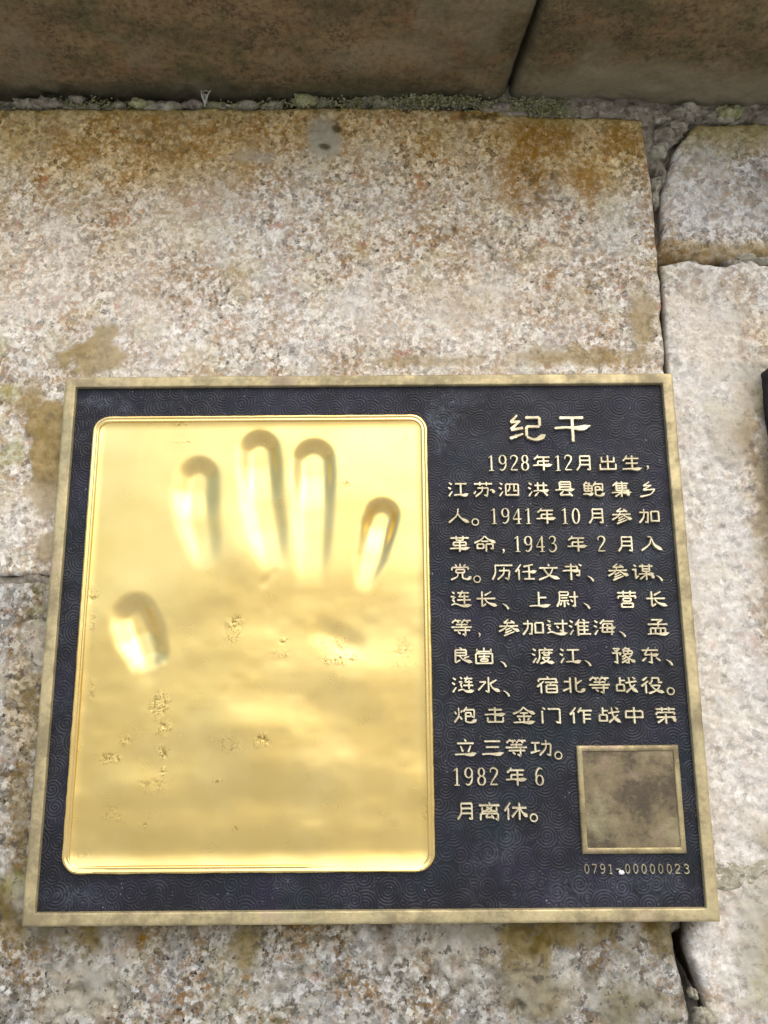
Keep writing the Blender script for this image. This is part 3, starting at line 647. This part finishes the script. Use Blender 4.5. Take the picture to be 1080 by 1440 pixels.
def rr_ring(inset, y, jit=0., seed=0):
    x0, x1, z0, z1 = GX0+inset, GX1-inset, GZ0+inset, GZ1-inset; r = max(GR-inset, .5); P = []
    for (cx, cz, a0) in ((x1-r, z1-r, 90), (x1-r, z0+r, 0), (x0+r, z0+r, -90), (x0+r, z1-r, -180)):
        for k in range(15):
            a = math.radians(a0-90*k/14); P.append((cx+r*math.cos(a), cz+r*math.sin(a)))
    P = np.array(P+[P[0]]); P = resample(P, 601)[:-1]
    out = np.stack([P[:, 0], np.full(600, y), P[:, 1]], -1)
    if jit:
        out[:, 1] += jit*fbm(out[:, 0], out[:, 2], 6, seed, 3); j = jit*fbm(out[:, 0]+90, out[:, 2], 5, seed+1, 3)
        out[:, 0] += j*np.sign(out[:, 0]+53); out[:, 2] += j*np.sign(out[:, 2])
    return out
prof = [(-.9, YP+.5, 0), (-.7, -10.6, .35), (-.2, -11.6, .25), (.5, -11.9, .06), (1.0, -11.7, .05), (1.25, -11.3, .03), (1.6, -11.3, .03), (2.0, -11.6, .04), (2.4, -11.5, .04), (2.8, -10.9, .02), (3.0, -9.0, 0)]
V, Q = rings_mesh([rr_ring(i, y, j, 20+q) for q, (i, y, j) in enumerate(prof)])
o = mesh_obj('rim', V*MM, None, M['rim'], gold, True, dict(pit=np.zeros(len(V)), groove=np.zeros(len(V))), Q[:, ::-1])
o.location = (0, 0, 0)

# brass code plate: blank, its code left out
pl = [(92.4, 138.1, -97.6, -51.9)]
x0, x1, z0, z1 = pl[0]; cx, cz, hx, hz = (x0+x1)/2, (z0+z1)/2, (x1-x0)/2, (z1-z0)/2
rg = [rect_ring(cx, cz, hx-i, hz-i, y, 30, j, 80+q) for q, (i, y, j) in enumerate([(0, YP+.4, 0), (.05, -11.0, .1), (.4, -11.35, .08), (2.2, -11.35, .02), (2.5, -11.2, .05), (2.6, -10.75, 0), (12, -10.75, 0), (22, -10.75, 0)])]
V, Q = rings_mesh(rg[:6])
plate = mesh_obj('small_plate', V*MM, None, M['plate'], plaque, True, None, Q[:, ::-1])
n = 60; Xp, Zp = np.meshgrid(np.linspace(x0+2.4, x1-2.4, n), np.linspace(z0+2.4, z1-2.4, n)); idx = np.arange(n*n).reshape(n, n)
Yp = -10.8+.10*fbm(Xp, Zp, 5, 71, 3, .6)
o = mesh_obj('plate_face', np.stack([Xp, Yp, Zp], -1).reshape(-1, 3)*MM, None, M['plate_field'], plate, True, None,
             np.stack([idx[:-1, :-1], idx[:-1, 1:], idx[1:, 1:], idx[1:, :-1]], -1).reshape(-1, 4)); o.location = (0, 0, 0)

# ------------------------------------------------------------------ raised writing, drawn stroke by stroke (clerical hand)
W3 = 'd6,6 20,16;d2,30 16,39;t22,52 14,62 6,76;'
CH = 'd8,4 20,14;p2,28 20,28 12,42 20,56;f4,68 24,62 58,72 100,68;'
G = {
'年': 't28,0 20,12 8,22;h22,12 84,12;h26,32 80,32;v26,32 26,52;f2,54 96,52;v54,12 54,80',
'月': 't28,6 28,50 12,78;h28,6 78,6;p76,6 76,76 62,72;h30,28 76,28;h29,50 76,50',
'出': 'v50,2 50,72;p20,10 20,34 80,34 80,10;p12,46 12,72 88,72 88,46',
'生': 't28,2 20,16 8,30;h20,18 84,18;h20,42 80,42;v52,2 52,70;f4,72 98,68',
'江': W3+'h36,12 92,12;v63,12 63,68;f30,71 100,66',
'苏': 'h6,12 94,12;v34,2 34,22;v66,2 66,22;h22,34 74,34;p74,34 68,74 54,70;t46,24 42,52 12,78;d14,50 4,64;f82,46 102,62',
'泗': W3+'p36,14 36,72;h36,14 96,14;v96,14 96,74;h36,70 96,70;t56,16 54,38 44,52;p76,16 76,46 88,50',
'洪': W3+'h34,20 96,20;v50,4 50,46;v78,4 78,46;f28,49 104,45;t52,56 34,76;d78,56 96,74',
'县': 'v26,2 26,42;h26,2 78,2;v78,2 78,42;h26,15 78,15;h26,28 78,28;f4,44 98,41;t44,48 26,68;h26,70 78,68;d68,56 86,76',
'鲍': 't20,0 4,20;h16,9 36,9;t36,9 26,20;h8,22 44,22;v8,22 8,50;v44,22 44,50;h8,50 44,50;h8,36 44,36;v26,22 26,50;f0,66 50,60;t64,0 50,24;h58,13 96,13;p96,13 94,46 84,44;h60,28 82,28;v82,28 82,44;h60,44 82,44;v60,28 60,70;f60,70 84,74 104,60',
'集': 't32,0 10,22;v26,12 26,48;h26,10 84,10;h26,22 78,22;h26,34 78,34;h26,46 88,46;v54,4 54,46;d50,0 56,8;f2,58 98,57;v50,48 50,80;t46,60 18,78;f54,60 86,76',
'乡': 't56,0 26,22;h26,22 64,20;t64,18 24,42;h24,44 80,40;t80,40 56,66 6,78',
'人': 't50,2 42,38 4,74;f46,26 64,52 102,74',
'参': 't50,0 28,18;h28,18 70,16;d60,6 78,20;h6,34 94,32;t46,18 36,40 4,60;f54,32 76,48 100,58;t58,42 34,54;t66,52 32,66;t76,60 26,80',
'加': 'h4,22 48,22;p46,22 42,74 30,70;t26,4 24,44 2,76;v60,18 60,70;h60,18 96,18;v96,18 96,70;h60,66 96,66',
'革': 'h6,10 94,10;v34,0 34,22;v66,0 66,22;h34,22 66,22;v20,32 20,48;h20,32 80,32;v80,32 80,48;h20,48 80,48;f2,64 98,60;v50,22 50,80',
'命': 't50,0 32,20 0,36;f50,2 70,20 102,36;h32,28 68,28;v14,42 14,66;h14,42 44,42;v44,42 44,64;h14,63 44,63;h56,42 88,42;p88,42 88,66 76,62;v56,42 56,80',
'入': 't50,16 40,44 2,74;f34,4 50,8 66,46 102,72',
'党': 'v50,0 50,14;d26,2 34,14;t76,2 66,14;v12,18 10,32;h12,18 90,18;v90,18 86,30;v30,28 30,44;h30,28 70,28;v70,28 70,44;h30,44 70,44;t40,46 34,64 6,78;p60,46 60,70;f60,70 84,76 102,62',
'历': 'h14,8 98,8;t16,8 16,46 2,78;h34,34 84,34;p84,34 78,76 62,70;t58,18 54,50 26,78',
'任': 't28,2 2,40;v18,26 18,80;t86,4 40,14;f34,40 102,36;v66,10 66,72;h42,74 92,74',
'文': 'd48,0 54,12;h6,20 94,20;t72,22 52,56 4,78;f28,24 52,56 102,74',
'书': 'h16,14 74,14;v74,14 74,32;f4,35 88,33;p84,34 82,60 68,54;v44,0 44,80;d80,2 94,12',
'谋': 'd10,4 22,14;p2,28 18,28 18,70 32,58;h36,12 100,12;v52,2 52,38;v84,2 84,38;h52,25 84,25;h52,37 84,37;f32,51 104,49;v68,38 68,80;t64,54 38,76;f72,54 102,74',
'连': CH+'h34,10 88,10;p58,0 42,28 86,28;h32,44 96,44;v66,18 66,62',
'长': 't76,4 44,22;v32,2 32,74;t32,76 50,62;h6,37 94,37;f44,38 62,58 102,72',
'上': 'v46,4 46,68;h46,32 82,32;f2,72 100,67',
'尉': 'h12,6 54,6;v54,6 54,22;h12,22 54,22;t12,6 12,46 0,76;h20,34 50,34;h16,48 56,48;v35,48 35,78;d22,56 14,70;d46,56 56,68;h58,30 100,30;p84,4 84,76 72,70;d64,42 74,54',
'营': 'h6,10 94,10;v34,0 34,20;v66,0 66,20;v10,26 8,38;h10,26 92,26;v92,26 88,38;v32,36 32,50;h32,36 68,36;v68,36 68,50;h32,50 68,50;v24,60 24,80;h24,60 76,60;v76,60 76,80;h24,78 76,78',
'等': 't24,0 6,18;h20,7 48,7;d30,10 38,18;t66,0 50,18;h60,7 94,7;d72,10 82,18;h24,26 78,26;v50,20 50,38;h2,39 98,39;h14,54 90,54;p68,42 68,78 54,72;d32,60 44,72',
'过': CH+'h38,22 100,22;p78,2 78,60 64,54;d48,32 58,44',
'淮': W3+'t52,0 32,30;v44,18 44,80;h44,16 96,16;h44,34 92,34;h44,52 92,52;h44,72 102,72;v72,16 72,72;d66,0 76,10',
'海': W3+'t52,0 32,22;h44,10 96,10;v46,22 40,62;h46,22 88,22;p88,22 84,78;f28,43 104,40;h40,62 96,62;d62,27 68,36;d60,47 66,56',
'孟': 'h22,3 74,3;t74,4 52,16;v52,14 52,38;h4,25 96,25;v16,44 16,70;h16,44 84,44;v84,44 84,70;v38,44 38,70;v62,44 62,70;f0,73 102,68',
'良': 'd44,0 54,9;h24,12 74,12;v74,12 74,40;h24,26 74,26;h24,40 74,40;v24,12 24,74;t24,76 46,62;t88,44 64,54;f42,42 64,62 102,74',
'崮': 'v50,0 50,18;p18,6 18,20 82,20 82,6;v12,30 12,80;h12,30 88,30;v88,30 88,80;h12,78 88,78;h24,45 76,45;v50,35 50,56;v34,57 34,69;h34,57 66,57;v66,57 66,69;h34,68 66,68',
'渡': W3+'d60,0 66,9;h34,12 100,12;t36,12 36,50 22,78;h46,26 96,26;v58,18 58,40;v80,18 80,40;h58,38 80,38;h48,50 84,50;t84,50 66,68 38,80;f48,54 70,70 104,76',
'豫': 'h6,6 38,6;t38,6 22,18;d12,14 26,22;h2,28 44,28;t44,28 36,38;p24,28 24,76 10,70;t68,0 50,16;h62,7 84,7;t84,7 76,18;v54,18 54,32;h54,18 94,18;v94,18 94,32;h54,32 94,32;v74,18 74,32;t66,32 46,48;p58,40 76,54 76,76 62,74;t70,47 46,60;t74,58 44,76;t92,38 78,48;f76,48 86,62 106,72',
'东': 'h12,14 88,14;t46,0 24,36;f24,38 90,34;p56,24 56,76 42,70;t32,50 12,68;d76,50 96,66',
'涟': W3+'d40,2 48,12;p34,26 48,26 42,40 48,54;f30,68 50,62 70,72 104,68;h58,10 96,10;p74,0 62,27 96,27;h54,43 100,43;v80,18 80,60',
'水': 'p50,2 50,76 36,68;h8,26 38,26;t38,26 2,66;t88,16 58,34;f56,32 70,56 102,72',
'宿': 'd48,0 54,9;v10,12 8,26;h10,12 92,12;v92,12 88,24;t34,22 2,50;v20,36 20,80;h38,28 98,28;t68,28 60,40;v44,42 44,78;h44,42 92,42;v92,42 92,78;h44,59 92,59;h44,76 92,76',
'北': 'v36,4 36,78;h8,24 36,24;t36,54 2,68;v62,4 62,66;f62,68 82,74 104,58;t90,18 62,36',
'战': 'v24,2 24,36;h24,18 48,18;v8,38 8,70;h8,38 42,38;v42,38 42,70;h8,67 42,67;h48,30 100,22;f64,2 72,46 104,76;t92,38 50,76;d82,2 94,12',
'役': 't28,2 6,18;t32,20 0,46;v20,36 20,80;t50,6 48,24 36,36;h48,6 80,6;p80,6 80,26 96,28;h42,42 86,42;t86,42 66,66 32,80;f46,44 66,64 102,76',
'炮': 'd4,22 12,36;t40,16 32,28;t22,4 22,44 2,76;d26,46 38,62;t60,0 44,24;h54,14 94,14;p94,14 92,50 80,46;h54,28 78,28;v78,28 78,46;h54,46 78,46;v54,28 54,72;f54,72 78,76 104,62',
'击': 'h20,14 82,14;f2,38 98,35;v50,2 50,70;v16,50 16,74;h16,73 86,73;v86,50 86,74',
'金': 't50,0 32,20 0,34;f50,2 70,20 102,34;h32,30 68,30;h18,46 84,46;v50,30 50,72;d26,54 34,66;t76,52 66,66;f2,76 100,72',
'门': 'd12,2 24,12;v10,18 10,80;h36,10 90,10;p90,10 90,78 72,72',
'作': 't28,2 2,38;v18,24 18,80;t54,2 38,28;h48,18 102,18;v64,18 64,80;h64,38 96,38;h64,58 96,58',
'中': 'v12,20 12,54;h12,20 88,20;v88,20 88,54;h12,50 88,50;v50,0 50,80',
'荣': 'h6,10 94,10;v34,0 34,20;v66,0 66,20;v10,26 6,38;h10,26 92,26;v92,26 88,38;h8,49 94,49;v50,34 50,80;t46,52 12,76;f54,52 94,74',
'立': 'd46,0 54,12;h12,20 88,20;d28,32 38,60;t74,30 62,62;f2,74 100,68',
'三': 'h14,10 86,10;h20,38 80,38;f2,72 100,66',
'功': 'h6,18 44,18;v24,18 24,58;t46,54 2,66;h52,24 94,24;p94,24 90,78 76,72;t72,4 70,44 42,78',
'离': 'd48,0 54,9;h4,14 96,14;d36,20 62,34;t64,20 34,36;p18,22 18,40 82,40 82,22;v12,50 10,80;h12,50 88,50;p88,50 88,78 76,74;t50,40 34,66;h34,68 64,66;d58,56 70,74',
'休': 't28,2 2,40;v18,26 18,80;h36,26 100,26;v68,4 68,80;t64,30 34,68;f72,30 84,50 104,66',
'纪': 't26,0 6,22;h6,22 34,20;t34,18 6,44;h6,46 42,40;t42,58 2,72;h50,8 92,8;v92,8 92,34;h52,36 92,36;v52,36 52,66;f52,68 78,76 108,62',
'干': 'h16,8 88,8;f0,40 108,34;v54,8 54,82',
'，': 'c50,40 60,64 44,92', '、': 'q20,18 60,44 84,80', '。': 'o50,50 34,38',
}
DG = {  # condensed serif figures, 50 wide x 80 high
'1': 's25,2 25,78,9;n12,79 38,79;n10,14 25,3', '0': 'o25,40 17,38', '2': 'a8,22 10,8 25,2 40,10 41,24 32,40 18,58 7,76;m7,76 43,76',
'3': 'a8,16 14,5 27,2 38,10 38,24 30,34 20,37;a20,37 34,40 42,52 40,68 28,78 14,78 6,66', '4': 's33,2 33,79,9;n33,2 3,54;m3,56 47,56;n20,79 45,79',
'6': 'a40,8 30,2 18,8 9,26 8,50;o25,56 17,22', '8': 'o25,20 14,18;o25,58 17,20', '9': 'o25,24 17,22;a42,30 41,54 32,72 20,78 10,72', '7': 'm7,4 43,4;s43,5 20,78,8', '-': 'm6,42 44,42'}
def catmull(P, k=6):
    P = [np.array(p, float) for p in P]
    if len(P) < 3: return [P[0]+(P[-1]-P[0])*t for t in np.linspace(0, 1, k+1)]
    Q = [2*P[0]-P[1]]+P+[2*P[-1]-P[-2]]; out = []
    for i in range(1, len(Q)-2):
        for t in np.linspace(0, 1, k, endpoint=False):
            a, b, c, d = Q[i-1], Q[i], Q[i+1], Q[i+2]
            out.append(.5*((2*b)+(c-a)*t+(2*a-5*b+4*c-d)*t*t+(3*b-a-3*c+d)*t**3))
    return out+[P[-1]]
def stroke(V, F, P, wd, closed, zo, sx, sz, ox, oz, hgt):
    """ribbon with bevelled sides; P in glyph units, wd full widths in glyph units"""
    n = len(P); P = np.array([(p[0]*sx, -p[1]*sz) for p in P]); wd = np.array(wd)*sx*.5
    b0 = len(V); Tn = np.zeros_like(P)
    for i in range(n):
        a = P[(i-1) % n] if closed else P[max(i-1, 0)]; b = P[(i+1) % n] if closed else P[min(i+1, n-1)]
        t = b-a; Tn[i] = t/(np.hypot(*t)+1e-9)
    for i in range(n):
        nx, nz = -Tn[i][1], Tn[i][0]; w_ = wd[i]; mit = 1.
        if not closed and 0 < i < n-1:
            t1 = P[i]-P[i-1]; t1 = t1/(np.hypot(*t1)+1e-9); mit = min(1.5, 1/max(.5, abs(t1@Tn[i])))
        w_ *= mit
        for s, y in ((w_, YP+.3), (max(w_-.13, w_*.35), -YT[0]-zo), (-max(w_-.13, w_*.35), -YT[0]-zo), (-w_, YP+.3)):
            V.append(((ox+P[i, 0]+nx*s)*MM, y*MM, (oz+P[i, 1]+nz*s)*MM))
    m = n if closed else n-1
    for i in range(m):
        a = b0+i*4; b = b0+((i+1) % n)*4
        for k in range(3): F.append((a+k, a+k+1, b+k+1, b+k))
    if not closed:
        F.append((b0+3, b0+2, b0+1, b0)); e = b0+(n-1)*4; F.append((e, e+1, e+2, e+3))
YT = [11.25]
def capped(P, f):
    """resample a polyline finely at its ends and apply width function f(t in 0..1) with rounded ends"""
    P = [np.array(p, float) for p in P]; d = np.r_[0, np.cumsum([np.hypot(*(b-a)) for a, b in zip(P[:-1], P[1:])])]; Ln = d[-1]
    w0 = f(0)*.5; w1 = f(1)*.5
    ts = sorted(set([0, .12*w0/Ln, .5*w0/Ln, w0/Ln] + list(d/Ln) + [1-w1/Ln, 1-.5*w1/Ln, 1-.12*w1/Ln, 1] + list(np.linspace(.15, .85, 5))))
    ts = [t for t in ts if 0 <= t <= 1]; out = []; wd = []
    for t in ts:
        s = t*Ln; x = np.interp(s, d, [p[0] for p in P]); y = np.interp(s, d, [p[1] for p in P]); k = 1.
        if s < w0: q = 1-s/max(w0, 1e-6); k = min(k, math.sqrt(max(0, 1-q*q))*.5+.5)
        if Ln-s < w1: q = 1-(Ln-s)/max(w1, 1e-6); k = min(k, math.sqrt(max(0, 1-q*q))*.5+.5)
        out.append((x, y)); wd.append(f(t)*k)
    return out, wd
def glyph(spec, sx, sz, ox, oz, hgt, W=10.5, dig=False):
    V, F = [], []; zo = 0.
    for s in spec.split(';'):
        if not s: continue
        ty = s[0]; nums = [tuple(float(v) for v in q.split(',')) for q in s[1:].split(' ')]
        zo += .022
        P = [q[:2] for q in nums]
        if ty == 'o':
            (cx, cy), (rx, ry) = P[0], P[1]; k = 20
            Pc = [(cx+rx*math.cos(2*math.pi*i/k), cy+ry*math.sin(2*math.pi*i/k)) for i in range(k)]
            wd = [(5.5+5.5*abs(math.cos(2*math.pi*i/k))) if dig == 1 else (18. if dig == 0 else 8.) for i in range(k)]
            stroke(V, F, Pc, wd, True, zo, sx, sz, ox, oz, hgt); continue
        if ty == 'h': f = lambda t: W*(.92+.22*(2*t-1)**4); C = P
        elif ty == 'v': f = lambda t: W*(1.0+.12*(2*t-1)**4); C = P
        elif ty == 'p': f = lambda t: W*.95; C = P
        elif ty == 't': f = lambda t: W*(.78+.42*t*t); C = catmull(P)
        elif ty == 'f': f = lambda t: W*((.85+.95*ss(.35, .80, t))*(1-.72*ss(.82, 1., t))); C = catmull(P, 8)
        elif ty == 'd': f = lambda t: W*(.75+.45*t); C = P
        elif ty == 'q': f = lambda t: 22*(.45+.9*t); C = catmull(P)
        elif ty == 'c': f = lambda t: 26*(1.15-.95*t); C = catmull(P)
        elif ty == 's': w_ = nums[-1][2]*1.2 if len(nums[-1])>2 else 8.; f = lambda t: w_; C = P
        elif ty == 'n': f = lambda t: 5.4; C = P
        elif ty == 'm': f = lambda t: 8.; C = P
        elif ty == 'a': f = lambda t: 6.2+4.6*math.sin(math.pi*t)**2; C = catmull(P, 5)
        if ty == 'f' and len(P) == 2:      # long level sweep: dips, then lifts at its tail
            (xa, ya), (xb, yb) = P; C = catmull([(xa, ya), (xa+.35*(xb-xa), ya-2), (xa+.72*(xb-xa), ya+.2), (xb, yb-1)], 8)
        if dig == 2 and ty in 'snma': f = lambda t: 8.4
        Pq, wd = capped(C, f); stroke(V, F, Pq, wd, False, zo, sx, sz, ox, oz, hgt)
    return V, F
TXT = '纪76.2,90.7,13.2;干98.4,90.5,13.2;158.9,75.9,7.8;964.3,75.9,7.8;269.8,75.8,7.8;875.1,75.8,7.8;年83.7,75.8,7.8;191.1,75.7,7.8;296.0,75.7,7.8;月103.8,75.6,7.8;出115.1,75.5,7.8;生126.6,75.4,7.8;，134.0,75.7,2.6;江42.4,63.0,7.6;苏54.5,62.9,7.6;泗66.7,62.8,7.6;洪80.7,62.7,7.6;县93.6,62.6,7.6;鲍107.2,62.5,7.6;集120.7,62.4,7.6;乡133.8,62.3,7.6;人42.2,49.9,7.6;。50.2,49.0,2.6;159.3,49.8,7.6;964.6,49.8,7.6;470.2,49.7,7.6;175.6,49.7,7.6;年84.1,49.6,7.6;193.0,49.6,7.6;098.2,49.5,7.6;月108.2,49.5,7.6;参119.9,49.4,7.6;加133.0,49.3,7.6;革42.5,36.4,7.6;命54.4,36.4,7.6;，62.9,35.4,2.5;169.9,36.3,7.6;974.9,36.2,7.6;480.7,36.2,7.6;386.4,36.1,7.6;年98.1,36.1,7.6;2109.5,36.0,7.6;月121.2,35.9,7.6;入133.0,35.8,7.6;党42.4,23.0,7.7;。50.2,21.7,2.5;历62.2,22.9,7.7;任73.1,22.8,7.7;文83.8,22.7,7.7;书95.0,22.7,7.7;、103.3,22.0,2.5;参116.3,22.5,7.7;谋127.8,22.4,7.7;、135.5,22.0,2.5;连42.4,10.2,7.8;长54.0,10.1,7.8;、63.0,9.3,2.5;上79.0,9.9,7.8;尉92.0,9.9,7.8;、100.7,9.3,2.5;营119.7,9.7,7.8;长133.0,9.6,7.8;等42.3,-2.7,7.5;，50.3,-3.7,2.4;参64.1,-2.9,7.5;加75.4,-2.9,7.5;过86.4,-3.0,7.5;淮96.8,-3.1,7.5;海108.2,-3.2,7.5;、116.4,-3.8,2.4;孟133.0,-3.3,7.5;良41.7,-15.4,7.3;崮52.3,-15.5,7.3;、60.9,-17.0,2.4;渡79.1,-15.7,7.3;江91.8,-15.8,7.3;、99.6,-16.9,2.4;豫115.9,-15.9,7.3;东128.5,-16.0,7.3;、137.0,-16.8,2.4;涟42.0,-28.6,7.4;水53.9,-28.7,7.4;、61.8,-30.2,2.3;宿80.8,-28.9,7.4;北92.5,-29.0,7.4;等104.4,-29.1,7.4;战116.4,-29.2,7.4;役128.5,-29.3,7.4;。136.7,-30.1,2.3;炮42.7,-41.9,7.2;击56.4,-42.0,7.2;金69.4,-42.1,7.2;门81.7,-42.2,7.2;作95.1,-42.3,7.2;战107.7,-42.4,7.2;中119.3,-42.5,7.2;荣133.5,-42.6,7.2;立42.6,-56.0,7.2;三54.7,-56.1,7.2;等65.4,-56.2,7.2;功76.5,-56.2,7.2;。84.1,-57.8,2.3;138.5,-68.6,7.6;943.7,-68.6,7.6;849.4,-68.7,7.6;254.9,-68.7,7.6;年65.0,-68.8,7.6;675.2,-68.9,7.6;月42.1,-83.1,7.4;离52.4,-83.2,7.4;休63.9,-83.2,7.4;。71.9,-84.1,2.3'
SER = '094.1,-105.6,3.8;797.4,-105.6,3.8;9101.0,-105.6,3.8;1104.5,-105.7,3.8;-107.9,-105.7,3.8;0111.9,-105.7,3.8;0115.4,-105.7,3.8;0119.0,-105.8,3.8;0122.7,-105.8,3.8;0126.3,-105.8,3.8;0130.0,-105.8,3.8;2133.7,-105.9,3.8;3137.6,-105.9,3.8'
plaque_items = TXT.split(';')
for it in plaque_items:
    ch = it[0]; x, z, h = [float(v) for v in it[1:].split(',')]
    big = ch in '纪干'
    if ch in DG: V, F = glyph(DG[ch], 4.5/50, h/80, x-2.25, z+h, h, dig=1); nm = 'numeral'
    elif ch in '，、。':
        sx = .042; V, F = glyph(G[ch], sx, sx, x-sx*50, z+sx*(92 if ch == '，' else 80), h, W=20); nm = 'punctuation_mark'
        if ch == '。':
            V, F = glyph('o50,50 40,40', .038, .038, x-1.9, z+3.6, h, dig=0, W=18)
    else:
        wch = 16.4 if ch == '纪' else (16.2 if ch == '干' else 9.9)
        V, F = glyph(G[ch], wch/100, h/80, x-wch/2, z+h, h, W=9.4 if big else 9.8); nm = 'character'
    mesh_obj(nm, V, F, M['letter'], plaque)
YT[0] = 10.8
for it in SER.split(';'):
    ch = it[0]; x, z, h = [float(v) for v in it[1:].split(',')]
    V, F = glyph(DG[ch], 2.6/50, h/80, x-1.3, z+h, h, dig=2)
    mesh_obj('numeral' if ch != '-' else 'hyphen', V, F, M['letter'], plaque)

# small white speck on the hyphen of the number
c = lump(109.0, -10.7, -105.2, 1.3, .5, .9, M['chip'], None, 'white_speck', 5, .6, 8)
c['label'] = 'tiny white lime speck stuck beside the serial number on the plaque'; c['category'] = 'speck'

# ------------------------------------------------------------------ next plaque, only its edge in the picture
nb = empty('memorial_plaque', (.355, 0, .005), 'second plaque at the right edge, only its dark side showing', 'plaque')
hx, hz = 150, 125.1; cx, cz = 199.0+hx, 3.5
rg = [rect_ring(cx, cz, hx, hz, 0, 60), rect_ring(cx, cz, hx, hz, -T+1.0, 60, .1, 5), rect_ring(cx, cz, hx-.4, hz-.4, -T+.3, 60, .1, 6)]
V, Q = rings_mesh(rg); mesh_obj('edge_band', V*MM, None, M['side'], nb, True, None, Q[:, ::-1])
prof = [(.4, -T+.3, 0), (1.0, -T, .05), (4.6, -T, .05), (5.4, -T+.4, .1), (5.6, YP, 0)]
V, Q = rings_mesh([rect_ring(cx, cz, hx-i, hz-i, y, 60, j, 30+q) for q, (i, y, j) in enumerate(prof)])
mesh_obj('frame', V*MM, None, M['brass'], nb, True, None, Q[:, ::-1])
mesh_obj('patterned_field', np.array([(cx-hx+5, YP-.05, cz-hz+5), (cx+hx-5, YP-.05, cz-hz+5), (cx+hx-5, YP-.05, cz+hz-5), (cx-hx+5, YP-.05, cz+hz-5)])*MM, [(0, 1, 2, 3)], M['enamel'], nb)
